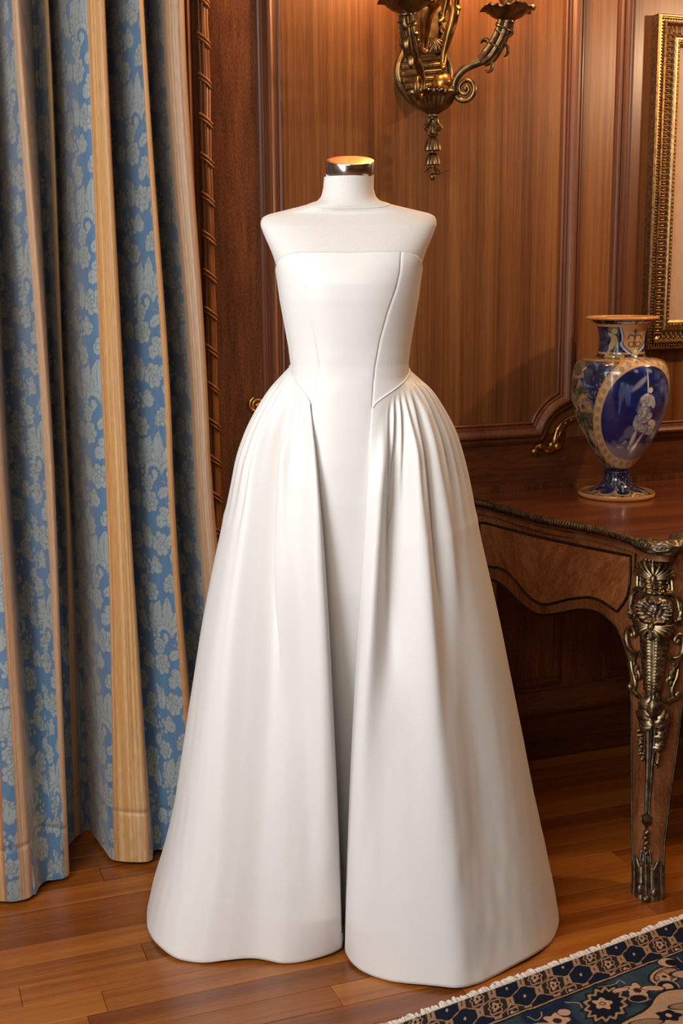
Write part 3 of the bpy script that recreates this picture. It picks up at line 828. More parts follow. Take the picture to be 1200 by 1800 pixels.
# ------------------------------------------------------------------ console table
M_TWOOD = wood('tulipwood', (0.10, 0.030, 0.010), (0.205, 0.070, 0.024), (0.33, 0.135, 0.05), 'z', 0.33, 0.4, fine=110, long=12, band=16, fleck=0.5)
M_TTOP = wood('table_top_veneer', (0.075, 0.018, 0.008), (0.145, 0.038, 0.014), (0.23, 0.072, 0.028), 'u', 0.2, 0.5, fine=90, long=3, band=12, fleck=0.08, bump=0.004)
M_VEN_A = wood('veneer_leaf', (0.13, 0.040, 0.012), (0.27, 0.095, 0.030), (0.42, 0.18, 0.064), 'z', 0.33, 0.4, fine=90, long=6, band=22, fleck=0.35, rotz=rad(70), tilt=0)
M_VEN_B = wood('veneer_leaf_matched', (0.14, 0.042, 0.012), (0.29, 0.10, 0.031), (0.45, 0.19, 0.068), 'z', 0.33, 0.4, fine=90, long=6, band=22, fleck=0.35, rotz=rad(70), tilt=0)
for _m, _a in ((M_VEN_A, rad(42)), (M_VEN_B, rad(-42))):
    for nd in _m.node_tree.nodes:
        if nd.type == 'MAPPING' and abs(nd.inputs['Rotation'].default_value[2]) > 0.1:
            nd.inputs['Rotation'].default_value = (_a, 0, rad(70) - WA + WA)
M_STRING = metal('dark_brass_stringing', (0.045, 0.035, 0.026), (0.09, 0.07, 0.05), 0.38, 80)

table = thing('console_table', 'veneered writing table with gilt bronze leg mounts standing against the panelled wall', 'table', W(0.39, 0.35, 0.0))
left = [(-.370, .012), (-.366, .044), (-.352, .095), (-.341, .16), (-.331, .25), (-.318, .34), (-.294, .42), (-.266, .485), (-.251, .552), (-.246, .62), (-.250, .675), (-.247, .715), (-.232, .742), (-.205, .757), (-.175, .748), (-.145, .715), (-.118, .672), (-.085, .648), (0.0, .645), (.15, .668), (.39, .69)]
right = [(.78 - a, b) for a, b in left[::-1][1:]]
TOP = catmull(left + right, 420)

def prism(name, outline, z0, z1, mat, parent, inset_top=0.0):
    n = len(outline); V = np.concatenate([W(outline[:, 0], outline[:, 1], z0), W(outline[:, 0], outline[:, 1], z1)])
    F = [tuple(range(n - 1, -1, -1)), tuple(range(n, 2 * n))] + [(i, (i + 1) % n, n + (i + 1) % n, n + i) for i in range(n)]
    # outline runs back-left, front, back-right: anticlockwise seen from above when n points to the viewer
    F = [f[::-1] for f in F] if np.cross(np.append(outline[100] - outline[0], 0), np.append(outline[300] - outline[0], 0))[2] > 0 else F
    return mk(name, V, F, mat, parent, smooth=35)
ctr = np.array([0.39, 0.36])
def inset(o, d):
    t = np.gradient(o, axis=0); t /= np.linalg.norm(t, axis=1)[:, None]
    nrm = np.stack([t[:, 1], -t[:, 0]], 1)
    s_ = np.sign(((o - ctr) * nrm).sum(1).mean())
    q = o - nrm * d * s_; q[:, 1] = np.maximum(q[:, 1], 0.012); return q
tt_ = prism('table_top', inset(TOP, 0.006), 0.786, 0.810, M_TTOP, table)
prism('top_underframe', inset(TOP, 0.024), 0.764, 0.786, M_TWOOD, table)
# bronze edge with gadrooned rim
edge = inset(TOP, 0.004); seg = np.concatenate([[0], np.cumsum(np.linalg.norm(np.diff(edge, axis=0), axis=1))])
tq = np.arange(0, seg[-1], 0.0022); eq = np.stack([np.interp(tq, seg, edge[:, k]) for k in (0, 1)], -1)
G = tube_grid(W(eq[:, 0], eq[:, 1], 0.8005), 0.0105, 10, 1.0, up=(0, 0, 1))
c0 = W(eq[:, 0], eq[:, 1], 0.8005)
wav = 1 + 0.10 * np.sin(tq / 0.0085 * 2 * math.pi)[:, None]
G[1:-1] = c0[:, None] + (G[1:-1] - c0[:, None]) * wav[..., None] * np.array([1, 1, 1.0])
grid_obj('edge_moulding', G, metal('edge_bronze', (0.075, 0.055, 0.035), (0.20, 0.15, 0.09), 0.42, 90), table, cv=True, smooth=179)

# chased corner mount of the top, swelling over both faces
def corner_mount(outline, name='corner_mount'):
    seg = np.concatenate([[0], np.cumsum(np.linalg.norm(np.diff(outline, axis=0), axis=1))])
    k0 = np.argmin(np.hypot(outline[:, 0] + .250, outline[:, 1] - .650)); k1 = np.argmin(np.hypot(outline[:, 0] + .108, outline[:, 1] - .664))
    t = np.linspace(0, 1, 150); q = np.stack([np.interp(seg[k0] + t * (seg[k1] - seg[k0]), seg, outline[:, k]) for k in (0, 1)], -1)
    tg = np.gradient(q, axis=0); tg /= np.linalg.norm(tg, axis=1)[:, None]; out = np.stack([tg[:, 1], -tg[:, 0]], 1)
    if ((q - ctr) * out).sum(1).mean() < 0: out = -out
    # section: from under the edge round the front and back onto the top
    sec = np.array([(-.004, .781), (.002, .782), (.008, .787), (.0105, .795), (.0095, .804), (.005, .811), (-.003, .8155), (-.012, .816), (-.022, .815), (-.032, .813), (-.037, .8095)])
    ss = np.linspace(0, len(sec) - 1, 60); sec = np.stack([np.interp(ss, np.arange(len(sec)), sec[:, k]) for k in (0, 1)], -1)
    T, S = np.meshgrid(t, np.linspace(0, 1, 60), indexing='ij')
    env = (np.sin(math.pi * T) ** 0.35)
    o = sec[None, :, 0] * (0.45 + 0.55 * env); z = 0.80 + (sec[None, :, 1] - 0.80) * (0.55 + 0.45 * env)
    x = (T - .5) * 2; y = (S - .38) * 1.9
    r = np.hypot(x * 1.5, y * 1.15)
    d = 0.0022 * np.exp(-((r - 0.55) / .09) ** 2) + 0.0028 * np.exp(-(r / .26) ** 2) + 0.0011 * np.sin(np.arctan2(y, x * 1.3) * 9) * np.exp(-((r - .36) / .14) ** 2)
    for sx in (-1, 1):
        px_, py_ = (x - sx * .62), (y - .15); a = np.arctan2(py_, px_ * sx); q2 = np.hypot(px_, py_ * .8)
        d += 0.0020 * np.sin(q2 * 26 - a) * np.exp(-(q2 / .34) ** 2)
    d += 0.0016 * (vn(T * 30, S * 14, 70) - .5)
    d *= sstep(0, .08, T) * sstep(1, .92, T)
    P2 = q[:, None, :] + out[:, None, :] * (o + d * np.cos((S - .3) * 2))[..., None]
    P = W(P2[..., 0], P2[..., 1], z + d * np.clip(np.sin((S - .2) * 2.4), 0, 1))
    return grid_obj(name, P, M_ORMOLU_DK, table, smooth=179)
M_ORMOLU_DK = metal('dull_ormolu', (0.11, 0.085, 0.06), (0.27, 0.215, 0.15), 0.38, 70)
corner_mount(edge)
m = MB(); m.ball(W(-.362, .03, .806), .013, 14, (1, 1, .8)); m.ball(W(-.356, .045, .806), .008, 10); m.build('corner_mount', M_ORMOLU_DK, table)

# end apron with serpentine lower edge
EP0 = np.array([-.325, .05]); ED = np.array([.1618, .9868]); EO = np.array([-.9868, .1618])
def E(l, z, h=0.0):
    l = np.asarray(l, float); z = np.asarray(z, float); h = np.asarray(h, float)
    return W(EP0[0] + ED[0] * l + EO[0] * h, EP0[1] + ED[1] * l + EO[1] * h, z)
ARCH = catmull([(-.035, .50), (-.028, .555), (.000, .581), (.040, .586), (.080, .583), (.119, .572), (.160, .554), (.202, .540), (.234, .535), (.266, .537), (.341, .561), (.400, .583), (.441, .592), (.480, .594), (.520, .586), (.552, .566), (.575, .535), (.590, .49), (.598, .44)], 140)
def apron(name, f, arch, ztop, mat, thick=0.02):
    a = np.asarray(arch); top = np.stack([a[:, 0], np.full(len(a), ztop)], -1)
    t = np.linspace(0, 1, 6)[:, None]
    G0 = np.stack([f(a[:, 0], a[:, 1] + (ztop - a[:, 1]) * k, 0.0) for k in np.linspace(0, 1, 6)])
    G1 = np.stack([f(a[:, 0], a[:, 1] + (ztop - a[:, 1]) * k, -thick) for k in np.linspace(1, 0, 6)])
    return grid_obj(name, np.concatenate([G0, G1, G0[:1]]), mat, table, smooth=35)
apron('end_apron', E, ARCH, 0.766, M_TWOOD)
m = MB(); m.tube(E(ARCH[:, 0], ARCH[:, 1], 0.0005), 0.0032, 8); m.build('apron_bead', M_STRING, table)
INLAY = [(-.014, .735), (.003, .739), (.243, .742), (.434, .750), (.584, .758), (.5855, .757), (.588, .718), (.587, .690), (.580, .658), (.568, .638), (.548, .614), (.546, .6135), (.520, .620), (.495, .6265), (.470, .628), (.440, .6255), (.369, .604), (.330, .588), (.295, .574), (.270, .567), (.249, .566), (.222, .570), (.193, .581), (.160, .600), (.126, .617), (.100, .624), (.075, .626), (.019, .618), (-.010, .618), (-.0145, .66)]
IN = np.array(INLAY + INLAY[:1])
m = MB(); m.tube(E(IN[:, 0], IN[:, 1], 0.0015), 0.0034, 8, cap=False); m.build('inlay_stringing', M_STRING, table)
def veneer(side, mat):
    lo = IN[11:-1]; lo = lo[np.argsort(lo[:, 0])]; hi = IN[:11]
    l0, l1 = (-.012, .246) if side < 0 else (.247, .585)
    ls = np.linspace(l0, l1, 60)
    zl = np.interp(ls, lo[:, 0], lo[:, 1])
    if side > 0:
        rgt = IN[5:12]; rgt = rgt[np.argsort(rgt[:, 0])]
        zl = np.where(ls > .547, np.interp(ls, [.547, .568, .580, .588], [.614, .638, .658, .72]), zl)
    zh = np.interp(ls, hi[:5, 0], hi[:5, 1])
    G = np.stack([E(ls, zl, 0.0012), E(ls, zh, 0.0012)])
    return grid_obj('veneer_panel', G, mat, table, smooth=0, flip=True)
veneer(-1, M_VEN_A); veneer(1, M_VEN_B)

# front, right and back aprons
def FR(l, z, h=0.0):
    l = np.asarray(l, float); nn = 0.625 + 0.04 * np.sin(np.clip((l + .17) / 1.12, 0, 1) * math.pi)
    return W(l, nn + np.asarray(h, float), z)
arch2 = catmull([(-.175, .46), (-.165, .54), (-.12, .59), (0, .60), (.2, .57), (.39, .60), (.58, .57), (.78, .60), (.90, .59), (.945, .54), (.955, .46)], 90)
apron('front_apron', FR, arch2, 0.766, M_TWOOD)
m = MB(); m.tube(FR(arch2[:, 0], arch2[:, 1], 0.0005), 0.003, 8); m.build('apron_bead', M_STRING, table)
fin_ = np.array([(-.10, .735), (.88, .735), (.88, .635), (-.10, .635), (-.10, .735)])
m = MB(); q = np.concatenate([np.linspace(fin_[i], fin_[i + 1], 30) for i in range(4)]); m.tube(FR(q[:, 0], q[:, 1], 0.0015), 0.003, 8, cap=False); m.build('inlay_stringing', M_STRING, table)
apron('end_apron', lambda l, z, h=0.0: W(.78 - (EP0[0] + ED[0] * np.asarray(l) + EO[0] * np.asarray(h)), EP0[1] + ED[1] * np.asarray(l) + EO[1] * np.asarray(h), z), ARCH, 0.766, M_TWOOD)
bk = MB(); bk.box((-.27, .035, .56), (1.05, .053, .766), lambda u, n, z: W(u, n, z)); bk.build('back_apron', M_TWOOD, table, smooth=0)

# cabriole legs: ridge line (z, u, n), face widths
RZ = np.array([0.0, .012, .05, .12, .20, .35, .42, .50, .60, .66, .72, .766])
RU = np.array([-.305, -.304, -.298, -.287, -.276, -.264, -.261, -.257, -.247, -.238, -.226, -.218])
RN = np.array([.850, .849, .836, .815, .800, .786, .782, .776, .758, .742, .718, .700])
SW = np.array([.047, .050, .0505, .055, .063, .078, .083, .095, .120, .105, .085, .07])
SR = np.array([.044, .047, .0475, .051, .059, .074, .079, .090, .125, .13, .13, .13])
def ridge(z): return np.interp(z, RZ, RU), np.interp(z, RZ, RN)
def leg_mesh(name, sgn_u=1, back=False):
    zs = np.concatenate([np.linspace(0, .40, 26), np.linspace(.42, .764, 30)])
    ru, rn = ridge(zs); sl = np.interp(zs, RZ, SW); sr = np.interp(zs, RZ, SR)
    if back:
        sl = np.minimum(sl, .085); sr = np.minimum(sr, .085)
    ch = 0.005
    pts = [(ru + ch * .0, rn - ch), (ru + ch * .3, rn - ch * .3), (ru + ch, rn), (ru + sr, rn), (ru + sr, rn - np.minimum(sl, .09)), (ru + np.minimum(sr, .09), rn - np.minimum(sl, .09)), (ru + np.minimum(sr, .09) * 0 + .03 * (sl > .1), rn - sl), (ru, rn - sl)]
    # mid faces bow out a trifle
    G = []
    for (u, n) in pts:
        if back: n = .70 - n + .06 + .03
        if sgn_u < 0: u = .78 - u
        G.append(W(u, n, zs))
    G = np.stack(G, 1)
    G = np.concatenate([np.repeat(G[:1].mean(1, keepdims=True), 8, 1), G, np.repeat(G[-1:].mean(1, keepdims=True), 8, 1)])
    flip = (sgn_u < 0) != back
    return grid_obj(name, G, M_TWOOD, table, cv=True, smooth=40, flip=not flip)
leg = leg_mesh('leg'); leg_mesh('leg', -1)
def back_leg(u0):
    m = MB(); zs = np.linspace(0, .60, 24); s_ = np.interp(zs, [0, .2, .5, .764], [.018, .020, .024, .026])
    G = np.stack([W(u0 + a * s_, .070 + b * s_, zs) for a, b in ((-1, -1), (1, -1), (1, 1), (-1, 1))], 1)
    G = np.concatenate([np.repeat(G[:1].mean(1, keepdims=True), 4, 1), G, np.repeat(G[-1:].mean(1, keepdims=True), 4, 1)])
    return grid_obj('leg', G, M_TWOOD, table, cv=True, smooth=30, flip=False)
back_leg(-.328); back_leg(1.108)
zs = np.linspace(0.0, .47, 60); ru, rn = ridge(zs)
m = MB(); m.tube(W(ru - .0008, rn - np.interp(zs, RZ, SW), zs), .0026, 8); m.build('leg_stringing', M_STRING, leg)
m = MB(); m.tube(W(ru + np.interp(zs, RZ, SR), rn + .0008, zs), .0026, 8); m.build('leg_stringing', M_STRING, leg)

# gilt bronze leg mounts, drawn over the leg's corner: x across (left face negative), z up, h proud of the wood
def Q(x, z, h=0.0):
    x, z, h = np.broadcast_arrays(np.asarray(x, float), np.asarray(z, float), np.asarray(h, float))
    ru, rn = ridge(z); k = 0.5 + 0.5 * np.tanh(x / 0.012)
    nu = -np.cos(k * math.pi / 2); nn = np.sin(k * math.pi / 2)
    soft = 0.006 * np.exp(-(x / 0.012) ** 2)
    u = ru + np.maximum(x, 0) + nu * (h - soft); n = rn - np.maximum(-x, 0) + nn * (h - soft)
    return W(u, n, z)
def qx(dx):
    """drawn width in millimetres as seen square to the corner -> distance along the face"""
    dx = np.asarray(dx, float) * 0.001
    return np.where(dx < 0, dx / 0.60, dx / 0.80)
def qtube(m, pts, r, h=0.006, k=8, n=40):
    q = catmull(pts, n); m.tube(Q(qx(q[:, 0]), q[:, 1], h), r, k); return m
def relief(name, x0, x1, z0, z1, hf, nx=60, nz=80, mat=None, wf=None):
    """chased sheet: outline half-width given by wf(t), height by hf(X in -1..1, T in 0..1)"""
    T, X = np.meshgrid(np.linspace(0, 1, nz), np.linspace(-1, 1, nx), indexing='ij')
    cx = (x0 + x1) / 2; hw = (x1 - x0) / 2
    w = hw * (wf(T) if wf else 1.0)
    edge = 1 - sstep(.86, 1.0, np.abs(X)); edge = edge * sstep(0, .03, T) * sstep(1, .97, T)
    P = Q(qx(cx + w * X), z0 + (z1 - z0) * T, -0.002 + (hf(X, T) + 0.002) * edge)
    return grid_obj(name, P, mat or M_ORMOLU, leg, smooth=179, flip=False)
# long acanthus body tapering down the leg, with feathered chevrons either side of a beaded rib
relief('acanthus_body', -38, 35, .468, .640, lambda X, T: .006 + .006 * (1 - X**2) + .0022 * np.abs(np.sin((T * 46 + np.abs(X) * 4.0))) * (np.abs(X) > .30) * (np.abs(X) < .85) + .003 * np.exp(-((np.abs(X) - .22) / .07) ** 2) + .0012 * np.sin(T * 150) * np.exp(-((np.abs(X) - .22) / .07) ** 2),
       nx=70, nz=260, wf=lambda T: .42 + .58 * T ** 0.8)
# stacked collars between the arch and the shield
relief('ribbed_collar', -19, 18, .688, .745, lambda X, T: .008 + .005 * (1 - X**2) + .004 * np.abs(np.sin(T * 5 * math.pi)) + .0015 * np.sin(X * 14), nx=50, nz=90, wf=lambda T: 1.15 - .35 * np.abs(T - .5))
# palmette at the top
def fan(m, cx, cz, R, a0, a1, n, r0, h=0.008, lift=0.006):
    for i in range(n):
        a = a0 + (a1 - a0) * i / (n - 1); t = np.linspace(0.12, 1, 14)
        x = cx + R * 1000 * t * math.cos(a); z = cz + R * t * math.sin(a)
        m.tube(Q(qx(x), z, h + lift * np.sin(t * math.pi * .8)), r0 * (0.45 + 0.75 * np.sin(t * math.pi * .62)), 8)
m = MB(); fan(m, 0, .722, .036, rad(8), rad(172), 11, .0042, .010); m.ball(Q(0, .722, .016), .008, 12, (1, 1, 1.6)); m.ball(Q(0, .748, .014), .007, 10)
for i in range(5): m.ball(Q(qx(-10 + 5 * i), .7615, .010), .0042, 8, (1, 1, 1.3))
m.build('mount_palmette', M_ORMOLU, leg)
m = MB()
for s_ in (-1, 1):
    qtube(m, [(s_ * 36, .688), (s_ * 35, .712), (s_ * 31, .735), (s_ * 22, .752), (s_ * 9, .760)], .0042, .006)
    qtube(m, [(s_ * 29, .690), (s_ * 28, .712), (s_ * 24, .732)], .0022, .006)
    for zz in (.698, .712, .726): m.ball(Q(qx(s_ * 25), zz, .006), .0048, 8)
m.build('mount_arch', M_ORMOLU, leg)
# shield shaped cartouche with scalloped rim
def cart(X, T):
    r = np.hypot(X, (T - .5) * 2); a = np.arctan2((T - .5) * 2, X)
    return .012 + .010 * np.exp(-((r - .62) / .16) ** 2) * (1 + .35 * np.sin(a * 16)) + .004 * np.exp(-(r / .4) ** 2) * (1 + .6 * np.sin(X * 22 + T * 14) * np.sin(T * 30 - X * 9))
relief('mount_cartouche', -40, 38, .617, .690, cart, nx=90, nz=90, mat=M_ORMOLU_DK, wf=lambda T: np.sqrt(np.clip(1 - (2 * T - 1) ** 4, 0.02, 1)))
m = MB()
for s_ in (-1, 1):
    m = MB()
    qtube(m, [(s_ * 20, .694), (s_ * 38, .688), (s_ * 50, .668), (s_ * 52, .645), (s_ * 46, .628)], .0058, .008)
    qtube(m, [(s_ * 14, .690), (s_ * 30, .690), (s_ * 42, .674), (s_ * 46, .652)], .004, .013)
    a = np.linspace(0, 4.6 * math.pi / 2, 26); rr = np.linspace(12, 2, 26)
    m.tube(Q(qx(s_ * (50 - rr * np.cos(a) * .8)), .632 - rr * .001 * np.sin(a), .008), .0048, 8)
    m.ball(Q(qx(s_ * 50), .632, .010), .006, 8)
    m.build('mount_leaf_scroll', M_ORMOLU, leg)
# shell below the shield
m = MB(); fan(m, -2, .624, .031, rad(185), rad(355), 11, .0042, .015, .008); m.ball(Q(qx(-2), .622, .022), .0085, 12)
qtube(m, [(-22, .628), (-10, .617), (-2, .612), (6, .617), (18, .628)], .003, .020); m.build('mount_shell', M_ORMOLU, leg)
# C scrolls and leafy straps either side
for s_ in (-1, 1):
    m = MB()
    q = catmull([(s_ * 22, .556), (s_ * 38, .545), (s_ * 54, .551), (s_ * 60, .572), (s_ * 56, .592), (s_ * 46, .597), (s_ * 40, .588), (s_ * 44, .580)], 60)
    m.tube(Q(qx(q[:, 0]), q[:, 1], .008), np.interp(np.linspace(0, 1, 60), [0, .4, .8, 1], [.004, .0075, .006, .0055]), 10)
    m.ball(Q(qx(s_ * 45), .583, .010), .007, 10)
    q = catmull([(s_ * 26, .549), (s_ * 40, .538), (s_ * 50, .545)], 20); m.tube(Q(qx(q[:, 0]), q[:, 1], .010), .0035, 8)
    m.build('mount_scroll', M_ORMOLU, leg)
    m = MB(); rr_ = random.Random(5)
    q = catmull([(s_ * 50, .548), (s_ * 43, .525), (s_ * 34, .508), (s_ * 28, .490)], 30); m.tube(Q(qx(q[:, 0]), q[:, 1], .005), .0032, 8)
    for i in range(16):
        t = i / 15; x = s_ * (48 - 20 * t + rr_.uniform(-5, 5)); zz = .545 - .055 * t
        m.ball(Q(qx(x), zz, .008), rr_.uniform(.0035, .0055), 7, (1, 1, 1.5))
    q = catmull([(s_ * 50, .520), (s_ * 46, .500), (s_ * 38, .480), (s_ * 40, .462), (s_ * 50, .455), (s_ * 52, .466)], 40)
    m.tube(Q(qx(q[:, 0]), q[:, 1], .006), np.interp(np.linspace(0, 1, 40), [0, .5, 1], [.003, .0055, .005]), 8)
    m.ball(Q(qx(s_ * 47), .463, .009), .0075, 10)
    q = catmull([(s_ * 40, .455), (s_ * 26, .450), (s_ * 17, .458)], 16); m.tube(Q(qx(q[:, 0]), q[:, 1], .008), .0055, 8)
    m.build('mount_garland', M_ORMOLU, leg)
# stem down to the foot
zz = np.linspace(.185, .475, 80); wd = np.interp(zz, [.185, .30, .36, .42, .475], [8, 11, 15, 17, 19])
T, X = np.meshgrid(zz, np.linspace(-1, 1, 24), indexing='ij')
P = Q(qx(X * wd[:, None]), T, -0.002 + (.010 * np.sqrt(np.clip(1 - X**2, 0, 1)) + .0016 * np.cos(X * 12) * (1 - X**2)))
grid_obj('mount_stem', P, M_ORMOLU_DK, leg, smooth=179)
def mleaf(m, x0, z0, x1, z1, w, h0=.006, lift=.010, n=16):
    t = np.linspace(0, 1, n); k = np.linspace(-1, 1, 9)
    dx, dz = (x1 - x0), (z1 - z0); ln = math.hypot(dx * .001, dz); px_, pz_ = -dz / ln * 1000 * .0, 0
    nxv, nzv = -dz / ln, dx * .001 / ln
    Tt, K = np.meshgrid(t, k, indexing='ij')
    wv = w * np.sin(np.clip(Tt, .02, .98) * math.pi) ** .7 * (1 + .18 * np.sin(Tt * 22))
    X = x0 + dx * Tt + nxv * K * wv * 1000; Z = z0 + dz * Tt + nzv * K * wv
    H = h0 + lift * np.sin(Tt * math.pi * .9) - .005 * K**2 + .002 * np.abs(np.sin(Tt * 16 + np.abs(K) * 3))
    m.grid(Q(qx(X), Z, H)); return m
m = MB()
mleaf(m, -4, .462, -20, .418, .010); mleaf(m, -6, .440, -22, .392, .013); mleaf(m, -4, .415, -14, .372, .010); mleaf(m, 2, .470, 2, .405, .011)
mleaf(m, 12, .372, 30, .424, .010); mleaf(m, 8, .352, 26, .392, .009); mleaf(m, 6, .385, 22, .432, .007); mleaf(m, 6, .33, 20, .362, .008)
m.build('mount_leaves', M_ORMOLU, leg)
m = MB(); rr_ = random.Random(9)
for i in range(24):
    t = i / 23; m.ball(Q(qx(-22 + 8 * t + rr_.uniform(-5, 5)), .372 - .062 * t, .006), rr_.uniform(.0034, .0056), 7)
for i in range(10):
    t = i / 9; m.ball(Q(qx(17 - 5 * t + rr_.uniform(-3, 3)), .338 - .04 * t, .006), rr_.uniform(.003, .0046), 7)
m.build('mount_berries', M_ORMOLU, leg)
m = MB()
mleaf(m, 0, .150, 0, .196, .009, .004, .006)
for i in range(5): m.ball(Q(qx(0.8 * (-1) ** i), .148 - .0115 * i, .008), .0078 - .0004 * i, 10, (1, 1, .8))
relief('sabot_collar', -11, 11, .078, .108, lambda X, T: .008 + .003 * np.cos(X * 9), nx=24, nz=12, mat=M_ORMOLU_DK, wf=lambda T: 1.25 - .4 * T)
m.build('mount_husk', M_ORMOLU_DK, leg)
def sab(X, T):
    return .0035 + .0035 * np.abs(np.cos(X * 6.3)) ** .6 + .004 * (1 - T) ** 3
T, X = np.meshgrid(np.linspace(0, 1, 50), np.linspace(-1, 1, 80), indexing='ij')
zz = .0005 + T * (.082 + .010 * np.cos(X * 9.4) - .008 * np.abs(X))
sx = np.where(X < 0, np.interp(zz, RZ, SW), np.interp(zz, RZ, SR)) * X * 0.985
P = Q(sx, zz, -0.002 + (sab(X, T) + .002) * sstep(1.0, .97, np.abs(X)) * sstep(1, .96, T))
grid_obj('sabot', P, M_ORMOLU_DK, leg, smooth=179)
m = MB(); m.ball(Q(qx(-9), .022, .008), .0095, 12, (1, 1, 1.5)); m.ball(Q(0, .008, .009), .0085, 12, (1.2, 1.2, .9)); m.ball(Q(qx(14), .018, .006), .008, 10, (1, 1, 1.4)); m.build('sabot_toe', M_ORMOLU_DK, leg)

# ------------------------------------------------------------------ painted vase
VC = W(.023, .170, .8102)
VDIR = math.atan2(-VC[1], -VC[0])
vase = thing('vase', 'tall blue and ochre painted majolica vase with a figure medallion standing on the table', 'vase', VC)
def zpx(p): return (871 - (530 + np.asarray(p, float) / 4.867)) / 651.0     # drawing row -> height above the table top
BODY = [(41, 442), (47, 450), (65, 466), (76, 490), (83, 560), (86, 700), (85.5, 800), (81, 900), (75, 1000), (67, 1100), (56, 1200), (42, 1300), (30, 1380), (23, 1425), (22, 1440)]
NECK = [(61, 127), (58, 135), (52, 155), (46, 180), (42, 220), (40, 270), (39.5, 330), (40.5, 400), (42, 430), (44, 446)]
FOOT = [(22, 1432), (23.5, 1445), (22.5, 1460), (23, 1490), (26, 1530), (32, 1570), (43, 1592), (53, 1612), (62, 1640), (66.5, 1668), (66, 1684)]
def vprof(tab, n):
    q = catmull(np.array([(r / 658.0, zpx(y)) for r, y in tab]), n); return q
def vgrid(tab, n, k):
    return lathe(VC, vprof(tab, n), k)
PH0 = VDIR
def vcoords(tab, n, k):
    q = vprof(tab, n); th = np.linspace(0, 2 * math.pi, k, endpoint=False)
    ph = (np.degrees(th - PH0) + 180) % 360 - 180
    Y = 4.867 * (871 - q[:, 1] * 651.0 - 530)
    PHI, YY = np.meshgrid(ph, Y); R = np.repeat(q[:, :1], k, 1)
    return PHI, YY, R
NAVY = np.array([.008, .012, .042]); COB = np.array([.010, .022, .185]); OCH = np.array([.56, .27, .085]); CREAM = np.array([.66, .52, .34])
OLV = np.array([.115, .10, .055]); PINK = np.array([.40, .235, .15]); DARK = np.array([.022, .020, .022]); PALE = np.array([.58, .60, .66]); WHT = np.array([.74, .73, .70])
def lay(c, col, a): return c * (1 - a[..., None]) + np.asarray(col) * a[..., None]
def paint_body():
    PHI, Y, R = vcoords(BODY, 380, 620)
    PHI = np.where(PHI > 148, PHI - 360, PHI)
    front = np.abs(PHI - 33) < 115
    phm = np.where(front, PHI, np.where(PHI < 0, PHI + 180, PHI - 180))     # the back repeats the front
    X = 607 + 419 * np.sin(np.radians(np.clip(phm, -88, 88)))
    arc = PHI * .0021
    zz = -Y / 4.867 / 658
    # tumbling acanthus ground
    wx = arc * 62 + 1.5 * vn(arc * 40, zz * 40, 81); wy = zz * 62 + 1.5 * vn(arc * 40 + 9, zz * 40, 82)
    a1 = vn(wx, wy, 83); a2 = vn(wx * 2.1, wy * 2.1, 84); a3 = np.abs(vn(wx * 1.4 + 5, wy * 1.4, 85) - .5) * 2
    c = np.broadcast_to(OLV, PHI.shape + (3,)).copy()
    c = lay(c, PINK, sstep(.46, .60, a1)); c = lay(c, CREAM * .72, sstep(.66, .74, a1) * .7); c = lay(c, [.05, .06, .055], sstep(.34, .22, a1))
    c = lay(c, OLV * 1.9, sstep(.58, .70, a2) * .5); c = lay(c, DARK, sstep(.16, .04, a3) * .85)
    # dark blue foliage under the shoulder
    bl = np.exp(-(((phm + 36) / 17) ** 2 + ((Y - 600) / 120) ** 2)) + .9 * np.exp(-(((phm + 22) / 14) ** 2 + ((Y - 540) / 60) ** 2)) + .7 * np.exp(-(((phm + 30) / 7) ** 2 + ((Y - 780) / 110) ** 2))
    b = sstep(.35, .6, bl + .35 * (a2 - .5))
    c = lay(c, NAVY * 1.6 + .15 * COB, b); c = lay(c, [.10, .15, .32], b * sstep(.62, .75, a2)); c = lay(c, DARK, b * sstep(.2, .06, a3))
    c = lay(c, OCH * .8, sstep(476, 470, Y) * sstep(455, 462, Y)); c = lay(c, [.07, .05, .035], sstep(462, 452, Y)); c = lay(c, DARK, sstep(1395, 1405, Y)); c = lay(c, NAVY, sstep(1405, 1412, Y) * sstep(1440, 1425, Y))
    # oval medallion
    ey = (Y - 912) / 408.; ex = (phm - 33) / 53. * (R / .128) ** .8
    e = np.hypot(ex, ey); ang = np.arctan2(ey, ex)
    ring = sstep(1.215, 1.205, e)
    c = lay(c, OCH * 1.05, ring)
    inn = sstep(1.17, 1.16, e); c = lay(c, CREAM * .86, inn)
    egg = np.abs(((ang * 34 / (2 * math.pi)) % 1) - .5)
    c = lay(c, CREAM * .55, inn * sstep(.33, .25, np.hypot(egg * 1.3, (e - 1.10) * 7)))
    c = lay(c, OCH * .6, inn * sstep(.05, .02, np.abs(np.hypot(egg * 1.3, (e - 1.10) * 7) - .33)))
    c = lay(c, OCH, sstep(1.055, 1.045, e)); c = lay(c, CREAM, sstep(.012, .004, np.abs(e - 1.03)))
    f = sstep(1.005, .995, e)
    blot = vn(phm * .07, Y * .010, 90) * .6 + vn(phm * .2, Y * .03, 91) * .4
    sky = COB[None, None] * (.35 + 1.0 * blot[..., None])
    scene_ = np.broadcast_to(COB * .6, sky.shape) * .2 + sky * .8
    scene_ = lay(scene_, [.10, .14, .30], sstep(40, 75, phm + .02 * (900 - Y)) * sstep(.3, .7, blot + .1))
    scene_ = lay(scene_, [.16, .22, .42], sstep(.52, .78, blot) * sstep(20, 55, phm) * .7)
    scene_ = lay(scene_, NAVY, sstep(.5, .3, blot) * .6 * sstep(700, 600, Y))
    scene_ = lay(scene_, [.26, .27, .30], sstep(1130, 1215, Y + 60 * (vn(phm * .15, Y * .02, 92) - .5)) * .85)
